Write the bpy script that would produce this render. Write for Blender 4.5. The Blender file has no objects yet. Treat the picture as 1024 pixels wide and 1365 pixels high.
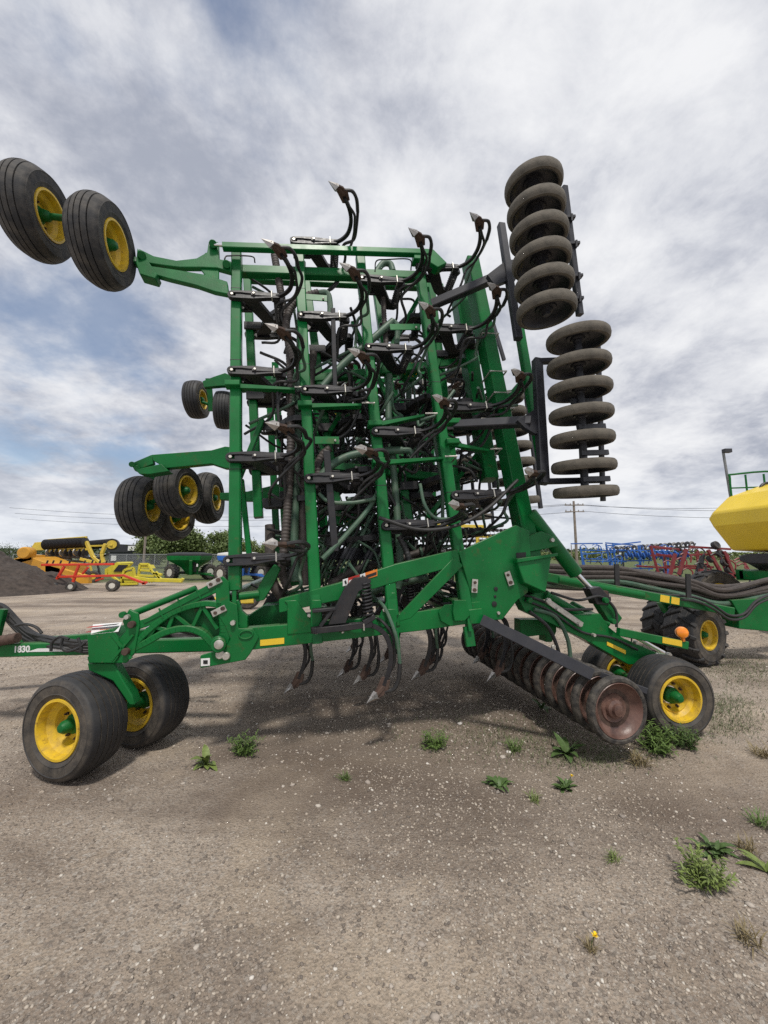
import bpy, bmesh, math, random
import numpy as np
from mathutils import Vector, Matrix
R = math.radians
rnd = random.Random(7)
nrg = np.random.default_rng(11)

# ---------------------------------------------------------------- camera, sky, sun, exposure
sc = bpy.context.scene
COL = sc.collection
FPX, CAMH, HORI = 520.0, 1.7, 742.0
PITCH = math.atan((HORI - 682.5) / FPX)
cd = bpy.data.cameras.new("camera"); cam = bpy.data.objects.new("camera", cd); COL.objects.link(cam)
cd.sensor_fit = 'VERTICAL'; cd.sensor_height = 24.0; cd.lens = 24.0 * FPX / 1365.0
cd.clip_start = 0.05; cd.clip_end = 5000
cam.location = (0, 0, CAMH); cam.rotation_euler = (math.pi / 2 + PITCH, 0, 0)
sc.camera = cam
sc.view_settings.view_transform = 'Standard'; sc.view_settings.look = 'None'
sc.view_settings.exposure = 0.38; sc.view_settings.gamma = 1.0
sc.cycles.use_denoising = False
SUN_EL, SUN_AZ = 63.0, 172.0          # azimuth from +Y clockwise, degrees
sd = bpy.data.lights.new("sun", 'SUN'); sun = bpy.data.objects.new("sun", sd); COL.objects.link(sun)
sd.energy = 2.2; sd.angle = R(6); sd.color = (1.0, 0.95, 0.87)
sdir = Vector((math.sin(R(SUN_AZ)) * math.cos(R(SUN_EL)), math.cos(R(SUN_AZ)) * math.cos(R(SUN_EL)), math.sin(R(SUN_EL))))
sun.location = sdir * 60; sun.rotation_euler = (-sdir).to_track_quat('-Z', 'Y').to_euler()

def make_world():
    w = bpy.data.worlds.new("World"); sc.world = w; w.use_nodes = True
    nt = w.node_tree; N = nt.nodes; L = nt.links; N.clear()
    out = N.new('ShaderNodeOutputWorld'); bg = N.new('ShaderNodeBackground'); bg.inputs[1].default_value = 0.1
    sky = N.new('ShaderNodeTexSky'); sky.sky_type = 'NISHITA'; sky.sun_disc = False
    sky.sun_elevation = R(SUN_EL); sky.sun_rotation = R(SUN_AZ)
    tc = N.new('ShaderNodeTexCoord'); sp = N.new('ShaderNodeSeparateXYZ'); L.new(tc.outputs['Generated'], sp.inputs[0])
    def mth(op, a, b=None, clamp=False):
        n = N.new('ShaderNodeMath'); n.operation = op; n.use_clamp = clamp
        for i, x in enumerate((a, b)):
            if x is None: continue
            if isinstance(x, (int, float)): n.inputs[i].default_value = x
            else: L.new(x, n.inputs[i])
        return n.outputs[0]
    z = mth('MAXIMUM', mth('ADD', sp.outputs[2], 0.30), 0.14)
    cx = mth('DIVIDE', sp.outputs[0], z); cy = mth('DIVIDE', sp.outputs[1], z)
    cb = N.new('ShaderNodeCombineXYZ'); L.new(cx, cb.inputs[0]); L.new(cy, cb.inputs[1]); cb.inputs[2].default_value = 3.7
    def noise(scale, det, rough, dist, off=(0, 0, 0), sc3=(1, 1, 1)):
        mp = N.new('ShaderNodeMapping'); mp.inputs['Location'].default_value = off; mp.inputs['Scale'].default_value = sc3
        L.new(cb.outputs[0], mp.inputs[0])
        n = N.new('ShaderNodeTexNoise'); n.inputs['Scale'].default_value = scale; n.inputs['Detail'].default_value = det
        n.inputs['Roughness'].default_value = rough; n.inputs['Distortion'].default_value = dist
        L.new(mp.outputs[0], n.inputs['Vector']); return n.outputs[0]
    def ramp(x, stops):
        r = N.new('ShaderNodeValToRGB'); e = r.color_ramp.elements
        r.color_ramp.interpolation = 'B_SPLINE' if len(stops) > 2 else 'EASE'
        while len(e) < len(stops): e.new(0.5)
        for k, (p, c) in enumerate(stops):
            e[k].position = p; e[k].color = (c, c, c, 1) if isinstance(c, float) else (*c, 1)
        L.new(x, r.inputs[0]); return r.outputs[0]
    # a gap of blue low on the left, where the photograph has it
    hole = Vector((-0.56, 0.75, 0.36)).normalized()
    dt = N.new('ShaderNodeVectorMath'); dt.operation = 'DOT_PRODUCT'; L.new(tc.outputs['Generated'], dt.inputs[0]); dt.inputs[1].default_value = hole
    gap = mth('MULTIPLY', mth('SUBTRACT', dt.outputs['Value'], 0.948, True), 24.0, True)
    cov = noise(1.25, 9, 0.58, 0.12, (2.3, 0.7, 0))
    cov = mth('SUBTRACT', cov, mth('MULTIPLY', gap, 0.25))
    mask = ramp(cov, [(0.24, 0.22), (0.39, 1.0)])
    bri = noise(1.75, 10, 0.58, 0.15, (7.1, 3.3, 1.2), (1.0, 1.0, 1))
    fine = noise(4.8, 10, 0.64, 0.2, (1.5, 9.0, 0))
    b2 = mth('ADD', mth('MULTIPLY', bri, 0.60), mth('MULTIPLY', fine, 0.40))
    ccol = ramp(b2, [(0.39, (.35, .38, .46)), (0.455, (.52, .54, .605)), (0.515, (.68, .695, .74)), (0.61, (.88, .885, .90))])
    def lift(c):
        n = N.new('ShaderNodeVectorMath'); n.operation = 'SCALE'; L.new(c, n.inputs[0]); n.inputs['Scale'].default_value = 8.1; return n.outputs[0]
    mix = N.new('ShaderNodeMix'); mix.data_type = 'RGBA'
    L.new(mask, mix.inputs['Factor']); L.new(sky.outputs[0], mix.inputs['A']); L.new(lift(ccol), mix.inputs['B'])
    # thin bright veil close to the horizon
    hz = ramp(sp.outputs[2], [(0.0, 1.0), (0.22, 0.0)])
    mix2 = N.new('ShaderNodeMix'); mix2.data_type = 'RGBA'; L.new(mth('MULTIPLY', hz, 0.55), mix2.inputs['Factor'])
    L.new(mix.outputs['Result'], mix2.inputs['A']); mix2.inputs['B'].default_value = (6.6, 7.0, 7.5, 1)
    L.new(mix2.outputs['Result'], bg.inputs[0]); L.new(bg.outputs[0], out.inputs[0])
make_world()

# ---------------------------------------------------------------- survey: image rays to real points
C0 = np.array([0, 0, CAMH])
def ray(x, y):
    a = (x - 512) / FPX; b = (682.5 - y) / FPX
    return np.array([a, math.cos(PITCH) - b * math.sin(PITCH), math.sin(PITCH) + b * math.cos(PITCH)])
def on_ground(x, y, z=0.0):
    r = ray(x, y); return C0 + r * ((z - CAMH) / r[2])
def at_depth(x, y, Y):
    r = ray(x, y); return C0 + r * (Y / r[1])
psi, th, ln = R(10.0), R(4.3), R(9.0)
U = np.array([math.cos(psi) * math.cos(th), math.sin(psi) * math.cos(th), math.sin(th)])   # drill axis, towards its rear
V = np.array([-math.sin(psi), math.cos(psi), 0.0])                                          # across, away from the viewer
W = np.cross(U, V)
ORG = np.array([0, 3.72, 0.0])
A = U; B = math.cos(ln) * W + math.sin(ln) * V; NN = -math.cos(ln) * V + math.sin(ln) * W    # folded wing: along, up, out
QW = ORG - 0.08 * V + 1.2 * W
def hit(x, y, P, n):
    r = ray(x, y); return C0 + r * (((P - C0) @ n) / (r @ n))
def pm(x, y, v=0.0): return hit(x, y, ORG + v * V, V)
def pw(x, y, c=0.0): return hit(x, y, QW + c * NN, NN)
def mc(u, v, w): return ORG + u * U + v * V + w * W
def wc(a, b, c): return QW + a * A + b * B + c * NN

# ---------------------------------------------------------------- materials
def mat(name, col, rough=0.5, metal=0.0, var=0.25, scale=6.0, dust=0.0, dustcol=(0.2, 0.16, 0.12), bump=0.0, bscale=60.0, coat=0.0, emit=None, alpha_t=None, rust=0.0, spec=0.5, top=0.0):
    m = bpy.data.materials.new(name); m.use_nodes = True
    nt = m.node_tree; N = nt.nodes; L = nt.links; bs = N['Principled BSDF']
    bs.inputs['Roughness'].default_value = rough; bs.inputs['Metallic'].default_value = metal
    bs.inputs['Coat Weight'].default_value = coat; bs.inputs['Coat Roughness'].default_value = 0.15
    bs.inputs['Specular IOR Level'].default_value = spec
    tc = N.new('ShaderNodeTexCoord')
    n1 = N.new('ShaderNodeTexNoise'); n1.inputs['Scale'].default_value = scale; n1.inputs['Detail'].default_value = 6; n1.inputs['Roughness'].default_value = 0.6
    L.new(tc.outputs['Object'], n1.inputs['Vector'])
    r1 = N.new('ShaderNodeValToRGB'); e = r1.color_ramp.elements
    e[0].position = 0.3; e[1].position = 0.7
    e[0].color = (*[max(0, c * (1 - var)) for c in col], 1); e[1].color = (*[min(1, c * (1 + var)) for c in col], 1)
    L.new(n1.outputs[0], r1.inputs[0]); cur = r1.outputs[0]
    def over(cur, colr, fac_lo, fac_hi, amt, scl, det=8):
        n2 = N.new('ShaderNodeTexNoise'); n2.inputs['Scale'].default_value = scl; n2.inputs['Detail'].default_value = det; n2.inputs['Roughness'].default_value = 0.65
        L.new(tc.outputs['Object'], n2.inputs['Vector'])
        r2 = N.new('ShaderNodeValToRGB'); f = r2.color_ramp.elements
        f[0].position = fac_lo; f[1].position = fac_hi; f[0].color = (0, 0, 0, 1); f[1].color = (amt, amt, amt, 1)
        L.new(n2.outputs[0], r2.inputs[0])
        mx = N.new('ShaderNodeMix'); mx.data_type = 'RGBA'; L.new(r2.outputs[0], mx.inputs['Factor'])
        L.new(cur, mx.inputs['A']); mx.inputs['B'].default_value = (*colr, 1)
        return mx.outputs['Result']
    if dust > 0: cur = over(cur, dustcol, 0.42, 0.72, dust, scale * 1.7)
    if rust > 0: cur = over(cur, (0.11, 0.045, 0.02), 0.60, 0.68, rust, scale * 3.1)
    if top > 0:                                                      # settled dust and mud splashes
        g = N.new('ShaderNodeNewGeometry'); s = N.new('ShaderNodeSeparateXYZ'); L.new(g.outputs['Normal'], s.inputs[0])
        a = N.new('ShaderNodeMapRange'); a.inputs['From Min'].default_value = .45; a.inputs['From Max'].default_value = .95; L.new(s.outputs[2], a.inputs['Value'])
        n5 = N.new('ShaderNodeTexNoise'); n5.inputs['Scale'].default_value = 11; n5.inputs['Detail'].default_value = 9; n5.inputs['Roughness'].default_value = .7; L.new(tc.outputs['Object'], n5.inputs['Vector'])
        b = N.new('ShaderNodeMath'); b.operation = 'MULTIPLY'; L.new(a.outputs[0], b.inputs[0]); L.new(n5.outputs[0], b.inputs[1])
        c = N.new('ShaderNodeMath'); c.operation = 'MULTIPLY'; L.new(b.outputs[0], c.inputs[0]); c.inputs[1].default_value = top * 2
        mx = N.new('ShaderNodeMix'); mx.data_type = 'RGBA'; L.new(c.outputs[0], mx.inputs['Factor']); L.new(cur, mx.inputs['A']); mx.inputs['B'].default_value = (.22, .19, .14, 1); cur = mx.outputs['Result']
        cur = over(cur, (.05, .06, .035), .60, .74, .5, 17, 10); cur = over(cur, (.16, .13, .09), .655, .70, .55, 43, 10)
    L.new(cur, bs.inputs['Base Color'])
    rr = N.new('ShaderNodeMapRange'); rr.inputs['To Min'].default_value = max(0.05, rough - 0.12); rr.inputs['To Max'].default_value = min(1, rough + 0.18)
    n3 = N.new('ShaderNodeTexNoise'); n3.inputs['Scale'].default_value = scale * 2.3; n3.inputs['Detail'].default_value = 5
    L.new(tc.outputs['Object'], n3.inputs['Vector']); L.new(n3.outputs[0], rr.inputs['Value']); L.new(rr.outputs[0], bs.inputs['Roughness'])
    if bump > 0:
        nb = N.new('ShaderNodeTexNoise'); nb.inputs['Scale'].default_value = bscale; nb.inputs['Detail'].default_value = 6
        L.new(tc.outputs['Object'], nb.inputs['Vector'])
        bp = N.new('ShaderNodeBump'); bp.inputs['Strength'].default_value = bump; bp.inputs['Distance'].default_value = 0.01
        L.new(nb.outputs[0], bp.inputs['Height']); L.new(bp.outputs[0], bs.inputs['Normal'])
    if emit: bs.inputs['Emission Color'].default_value = (*emit[0], 1); bs.inputs['Emission Strength'].default_value = emit[1]
    return m
G = mat('green_paint', (0.002, 0.130, 0.027), 0.33, var=0.24, scale=2.2, dust=0.22, dustcol=(0.028, 0.12, 0.045), rust=0.3, coat=0.0, spec=0.28, top=0.3)
GD = mat('green_cast_paint', (0.001, 0.115, 0.024), 0.46, var=0.25, scale=5.0, spec=0.3, dust=0.15, dustcol=(0.05, 0.075, 0.04), rust=0.3, bump=0.12, bscale=90)
YR = mat('yellow_rim_paint', (0.70, 0.46, 0.02), 0.45, var=0.15, scale=8, dust=0.65, dustcol=(0.30, 0.20, 0.075), rust=0.55)
YT = mat('yellow_tank_plastic', (0.78, 0.56, 0.03), 0.38, var=0.06, scale=1.5, dust=0.15, dustcol=(0.5, 0.38, 0.1))
BK = mat('black_painted_iron', (0.013, 0.013, 0.016), 0.42, var=0.3, scale=9, dust=0.25, dustcol=(0.06, 0.05, 0.042), rust=0.25, bump=0.06)
NV = mat('slate_paint_and_dish_shade', (0.022, 0.023, 0.030), 0.45, var=0.2, scale=7, dust=0.2, dustcol=(0.07, 0.065, 0.06), rust=0.1)
RB = mat('tyre_rubber', (0.017, 0.0175, 0.020), 0.62, var=0.25, scale=6, dust=0.22, dustcol=(0.09, 0.08, 0.066), bump=0.1, bscale=120)
RB3 = mat('worn_black_rubber', (0.026, 0.024, 0.023), 0.7, var=0.4, scale=10, dust=0.75, dustcol=(0.15, 0.13, 0.105), bump=0.25, bscale=60)
RB2 = mat('packer_rubber', (0.105, 0.094, 0.076), 0.85, var=0.35, scale=9, dust=0.5, dustcol=(0.17, 0.145, 0.115), bump=0.3, bscale=70)
HB = mat('black_hose', (0.019, 0.019, 0.020), 0.5, var=0.3, scale=12, dust=0.25, dustcol=(0.06, 0.055, 0.05))
HW = mat('brown_hose', (0.050, 0.040, 0.036), 0.62, var=0.25, scale=9, dust=0.4, dustcol=(0.12, 0.1, 0.085))
HG = mat('green_hose', (0.055, 0.115, 0.075), 0.5, var=0.2, scale=7, dust=0.4, dustcol=(0.14, 0.16, 0.11))
ST = mat('worn_steel', (0.42, 0.40, 0.38), 0.38, metal=0.85, var=0.25, scale=18, dust=0.3, dustcol=(0.24, 0.2, 0.16))
ZN = mat('zinc_bolts', (0.55, 0.53, 0.48), 0.4, metal=0.7, var=0.2, scale=20, dust=0.3)
CH = mat('chrome_rod', (0.75, 0.75, 0.76), 0.16, metal=1.0, var=0.05)
RU = mat('rusty_iron', (0.065, 0.038, 0.029), 0.75, var=0.5, scale=14, dust=0.45, dustcol=(0.13, 0.085, 0.06), bump=0.25)
RD = mat('rusty_dish', (0.115, 0.062, 0.05), 0.36, var=0.5, scale=7, dust=0.5, dustcol=(0.22, 0.135, 0.10), rust=0.6, bump=0.15)
WH = mat('white_decal', (0.75, 0.75, 0.74), 0.5, var=0.06, dust=0.15, dustcol=(0.45, 0.43, 0.4))
YS = mat('yellow_reflector', (0.75, 0.50, 0.03), 0.35, var=0.08)
RS = mat('red_decal', (0.42, 0.03, 0.02), 0.5, var=0.1)
OS = mat('orange_decal', (0.72, 0.20, 0.02), 0.5, var=0.1)
INK_RECESS = mat('ink_and_recess_black', (0.012, 0.012, 0.012), 0.5, var=0.1)
AM = mat('amber_lens', (0.95, 0.26, 0.01), 0.18, var=0.15, scale=25, coat=0.6)

def side_dust(m, col, amt):
    """dried mud on a tyre's side walls"""
    nt = m.node_tree; N = nt.nodes; L = nt.links; bs = N['Principled BSDF']; old = bs.inputs['Base Color'].links[0].from_socket
    g = N.new('ShaderNodeNewGeometry'); vt = N.new('ShaderNodeVectorTransform'); vt.vector_type = 'NORMAL'; vt.convert_from = 'WORLD'; vt.convert_to = 'OBJECT'
    L.new(g.outputs['Normal'], vt.inputs[0]); s = N.new('ShaderNodeSeparateXYZ'); L.new(vt.outputs[0], s.inputs[0])
    a = N.new('ShaderNodeMath'); a.operation = 'ABSOLUTE'; L.new(s.outputs[2], a.inputs[0])
    mr = N.new('ShaderNodeMapRange'); mr.inputs['From Min'].default_value = .55; mr.inputs['From Max'].default_value = .95; L.new(a.outputs[0], mr.inputs['Value'])
    tc = N.new('ShaderNodeTexCoord'); nz = N.new('ShaderNodeTexNoise'); nz.inputs['Scale'].default_value = 7; nz.inputs['Detail'].default_value = 8; nz.inputs['Roughness'].default_value = .7; L.new(tc.outputs['Object'], nz.inputs['Vector'])
    r2 = N.new('ShaderNodeMapRange'); r2.inputs['From Min'].default_value = .35; r2.inputs['From Max'].default_value = .65; L.new(nz.outputs[0], r2.inputs['Value'])
    mu = N.new('ShaderNodeMath'); mu.operation = 'MULTIPLY'; L.new(mr.outputs[0], mu.inputs[0]); L.new(r2.outputs[0], mu.inputs[1])
    m2 = N.new('ShaderNodeMath'); m2.operation = 'MULTIPLY'; L.new(mu.outputs[0], m2.inputs[0]); m2.inputs[1].default_value = amt
    mx = N.new('ShaderNodeMix'); mx.data_type = 'RGBA'; L.new(m2.outputs[0], mx.inputs['Factor']); L.new(old, mx.inputs['A']); mx.inputs['B'].default_value = (*col, 1); L.new(mx.outputs['Result'], bs.inputs['Base Color'])
RBD = mat('dusty_tyre_rubber', (0.026, 0.026, 0.028), 0.75, var=0.3, scale=5, dust=0.75, dustcol=(0.115, 0.102, 0.086), bump=0.15, bscale=90)
side_dust(RB, (0.125, 0.105, 0.082), .8)
# ---------------------------------------------------------------- mesh builder
class MB:
    def __init__(s): s.v = []; s.f = []
    def add(s, vs, fs):
        o = len(s.v); s.v += [tuple(map(float, p)) for p in vs]; s.f += [tuple(i + o for i in f) for f in fs]; return s
    def bar(s, p, q, w, h, side=None, ch=0.12):
        """rectangular tube with eased corners from p to q; w across 'side', h across the other way"""
        p = np.array(p, float); q = np.array(q, float); d = q - p; d /= np.linalg.norm(d)
        sd_ = np.array(side if side is not None else (0, 0, 1), float); sd_ = sd_ - d * (sd_ @ d)
        if np.linalg.norm(sd_) < 1e-4: sd_ = np.cross(d, (1, 0, 0.01))
        sd_ /= np.linalg.norm(sd_); ot = np.cross(d, sd_)
        k = ch * min(w, h); a, b = w / 2, h / 2
        pr = [(a, b - k), (a - k, b), (-a + k, b), (-a, b - k), (-a, -b + k), (-a + k, -b), (a - k, -b), (a, -b + k)]
        vs = [p + sd_ * x + ot * y for x, y in pr] + [q + sd_ * x + ot * y for x, y in pr]
        fs = [(i, (i + 1) % 8, 8 + (i + 1) % 8, 8 + i) for i in range(8)] + [tuple(range(7, -1, -1)), tuple(range(8, 16))]
        return s.add(vs, fs)
    def tube(s, pts, r, n=8, cap=True, flat=None):
        P = [np.array(p, float) for p in pts]; m = len(P)
        rr = r if hasattr(r, '__len__') else [r] * m
        T = []
        for i in range(m):
            t = P[min(i + 1, m - 1)] - P[max(i - 1, 0)]; T.append(t / (np.linalg.norm(t) + 1e-12))
        x = np.cross(T[0], (0.03, 0.11, 1.0))
        if np.linalg.norm(x) < 0.1: x = np.cross(T[0], (1, 0, 0))
        vs = []
        for i in range(m):
            x = x - T[i] * (x @ T[i]); x /= np.linalg.norm(x); y = np.cross(T[i], x)
            for k in range(n):
                a = 2 * math.pi * k / n; vs.append(P[i] + (x * math.cos(a) + y * math.sin(a)) * rr[i])
        fs = [(i * n + k, i * n + (k + 1) % n, (i + 1) * n + (k + 1) % n, (i + 1) * n + k) for i in range(m - 1) for k in range(n)]
        if cap: fs += [tuple(range(n - 1, -1, -1)), tuple((m - 1) * n + k for k in range(n))]
        return s.add(vs, fs)
    def prism(s, pts, ext):
        P = [np.array(p, float) for p in pts]; e = np.array(ext, float); n = len(P)
        nrm = sum((np.cross(P[i] - P[0], P[(i + 1) % n] - P[0]) for i in range(n)), np.zeros(3))
        if nrm @ e > 0: P = P[::-1]
        return s.add(P + [p + e for p in P], [tuple(range(n)), tuple(range(2 * n - 1, n - 1, -1))] + [((i + 1) % n, i, n + i, n + (i + 1) % n) for i in range(n)])
    def lathe(s, prof, o=(0, 0, 0), ax=(0, 0, 1), n=32, closed=False, cap=True):
        o = np.array(o, float); ax = np.array(ax, float); ax /= np.linalg.norm(ax)
        x = np.cross(ax, (0.0, 0.0, 1.0)) if abs(ax[2]) < 0.95 else np.cross(ax, (0, 1, 0))
        x /= np.linalg.norm(x); y = np.cross(ax, x); m = len(prof); vs = []
        for (r, z) in prof:
            for k in range(n):
                a = 2 * math.pi * k / n; vs.append(o + ax * z + (x * math.cos(a) + y * math.sin(a)) * r)
        fs = []
        for i in range(m if closed else m - 1):
            j = (i + 1) % m
            fs += [(i * n + k, i * n + (k + 1) % n, j * n + (k + 1) % n, j * n + k) for k in range(n)]
        if not closed and cap:
            if prof[0][0] > 1e-5: fs.append(tuple(range(n - 1, -1, -1)))
            if prof[-1][0] > 1e-5: fs.append(tuple((m - 1) * n + k for k in range(n)))
        return s.add(vs, fs)
    def cyl(s, p, q, r, n=16):
        p = np.array(p, float); q = np.array(q, float); L_ = np.linalg.norm(q - p); e = min(0.12 * r, 0.2 * L_)
        return s.lathe([(r - e, 0), (r, e), (r, L_ - e), (r - e, L_)], p, q - p, n)
    def box(s, c, d, ax=None):
        c = np.array(c, float); X, Y, Z = ax if ax is not None else np.eye(3)
        return s.bar(c - np.array(Z) * d[2] / 2, c + np.array(Z) * d[2] / 2, d[0], d[1], X, 0.06)
    def build(s, name, m, parent=None, bevel=0.0, smooth=35, kind=None, loc=None):
        me = bpy.data.meshes.new(name); off = np.array(loc if loc is not None else (WLOC.get(parent.name, np.zeros(3)) if parent else np.zeros(3)), float)
        me.from_pydata((np.array(s.v) - off).tolist(), [], s.f); me.validate(); me.update()
        bm = bmesh.new(); bm.from_mesh(me); bmesh.ops.recalc_face_normals(bm, faces=bm.faces); bm.to_mesh(me); bm.free()
        if smooth:
            me.polygons.foreach_set('use_smooth', [True] * len(me.polygons)); me.set_sharp_from_angle(angle=R(smooth))
        me.materials.append(m)
        o = bpy.data.objects.new(name, me); COL.objects.link(o)
        if parent: o.parent = parent; WLOC[o.name] = WLOC.get(parent.name, np.zeros(3)).copy()
        else: WLOC[o.name] = off.copy(); o.location = off
        if bevel:
            b = o.modifiers.new('bevel', 'BEVEL'); b.width = bevel; b.segments = 2; b.limit_method = 'ANGLE'; b.angle_limit = R(40)
        if kind: o['kind'] = kind
        return o
WLOC = {}
def root(name, loc, label, cat, group=None):
    o = bpy.data.objects.new(name, None); COL.objects.link(o); o.location = tuple(map(float, loc)); o.empty_display_size = 0.2
    WLOC[o.name] = np.array(loc, float); o['label'] = label; o['category'] = cat
    if group: o['group'] = group
    return o
def tag(o, label, cat, group=None, kind=None):
    o['label'] = label; o['category'] = cat
    if group: o['group'] = group
    if kind: o['kind'] = kind
    return o
def holder(name, parent):
    """an Empty that is a part and carries sub-parts"""
    o = bpy.data.objects.new(name, None); COL.objects.link(o); o.parent = parent; o.empty_display_size = 0.1
    WLOC[o.name] = WLOC[parent.name].copy(); return o
def place(o, basis, origin):
    """set a part's pose in the world (its parent only translates)"""
    X, Y, Z = [Vector(list(map(float, q))) for q in basis]; p = np.array(origin, float) - WLOC[o.parent.name]
    m = Matrix.Identity(4)
    for i in range(3): m[i][0] = X[i]; m[i][1] = Y[i]; m[i][2] = Z[i]; m[i][3] = p[i]
    o.matrix_basis = m
def copy_part(o, parent):
    c = o.copy(); COL.objects.link(c); c.parent = parent
    for ch in list(o.children):
        d = ch.copy(); COL.objects.link(d); d.parent = c
    return c
def cr(pts, n=6):
    """smooth curve through points"""
    P = [np.array(p, float) for p in pts]; P = [2 * P[0] - P[1]] + P + [2 * P[-1] - P[-2]]; o = []
    for i in range(1, len(P) - 2):
        for k in range(n):
            t = k / n; a, b, c, d = P[i - 1:i + 3]
            o.append(0.5 * (2 * b + (c - a) * t + (2 * a - 5 * b + 4 * c - d) * t * t + (3 * b - a - 3 * c + d) * t ** 3))
    o.append(P[-2]); return o
def basis_z(z, hint=(0, 0, 1)):
    z = np.array(z, float); z /= np.linalg.norm(z); x = np.cross(hint, z)
    if np.linalg.norm(x) < 0.05: x = np.cross((0, 1, 0), z)
    x /= np.linalg.norm(x); return x, np.cross(z, x), z
def text(body, size, o, x, y, m, parent, name='lettering'):
    cu = bpy.data.curves.new(name, 'FONT'); cu.body = body; cu.size = size; cu.extrude = 0.0012; cu.offset = size * .035; cu.align_x = 'LEFT'; cu.align_y = 'CENTER'
    tmp = bpy.data.objects.new(name, cu); me = bpy.data.meshes.new_from_object(tmp); bpy.data.objects.remove(tmp)
    me.materials.clear(); me.materials.append(m); ob = bpy.data.objects.new(name, me); COL.objects.link(ob); ob.parent = parent
    WLOC[ob.name] = WLOC[parent.name]
    x = np.array(x, float); x /= np.linalg.norm(x); y = np.array(y, float); y -= x * (x @ y); y /= np.linalg.norm(y)
    place(ob, (x, y, np.cross(x, y)), o); return ob

# ---------------------------------------------------------------- wheels shared by several machines
def tyre_prof(Ro, Ri, Wd, ribs=6, groove=0.012, cr_=0.016):
    h = Wd / 2; p = [(Ri, -h * 0.80), (Ri + 0.02, -h * 0.90), (Ri + (Ro - Ri) * 0.25, -h * .97), (Ri + (Ro - Ri) * 0.28, -h * .97 - .005), (Ri + (Ro - Ri) * 0.31, -h * .98), (Ri + (Ro - Ri) * 0.45, -h), (Ri + (Ro - Ri) * 0.66, -h * 1.0), (Ri + (Ro - Ri) * 0.68, -h * 1.0 - .005), (Ri + (Ro - Ri) * 0.71, -h * .995), (Ro - 0.034 - cr_ * .9 + .014, -h * 0.965), (Ro - cr_ - .002, -h * 0.885)]
    n = ribs; tw = h * 1.72
    for i in range(n):
        a = -tw / 2 + tw * i / n; b = -tw / 2 + tw * (i + 1) / n; g = 0.10 * tw / n
        crown = lambda z: Ro - cr_ * (z / (tw / 2)) ** 2
        p += [(crown(a + g), a + g), (crown(b - g), b - g)]
        if i < n - 1: p += [(crown(b) - groove, b - g * 0.6), (crown(b) - groove, b + g * 0.6)]
    p += [(Ro - cr_ - .002, h * 0.885), (Ro - 0.034 - cr_ * .9 + .014, h * 0.965), (Ri + (Ro - Ri) * 0.71, h * .995), (Ri + (Ro - Ri) * 0.68, h + .005), (Ri + (Ro - Ri) * 0.66, h), (Ri + (Ro - Ri) * 0.45, h), (Ri + (Ro - Ri) * 0.31, h * .98), (Ri + (Ro - Ri) * 0.28, h * .97 + .005), (Ri + (Ro - Ri) * 0.25, h * .97), (Ri + 0.02, h * 0.90), (Ri, h * 0.80)]
    return p
def rim_prof(Ri, Wd, deep):
    h = Wd / 2 * 0.86
    return [(Ri + 0.016, h), (Ri + 0.012, h + 0.012), (Ri - 0.006, h + 0.012), (Ri - 0.012, h - 0.01), (Ri - 0.018, h - 0.05), (Ri - 0.05, h - 0.08), (Ri - 0.06, h - deep * 0.6), (Ri - 0.08, h - deep), (0.085, h - deep), (0.085, h - deep - 0.012), (Ri - 0.085, h - deep - 0.015),
            (Ri - 0.05, -h + 0.08), (Ri - 0.018, -h + 0.05), (Ri - 0.006, -h - 0.012), (Ri + 0.012, -h - 0.012), (Ri + 0.016, -h)]
WHEEL_MESH = {}
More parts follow.
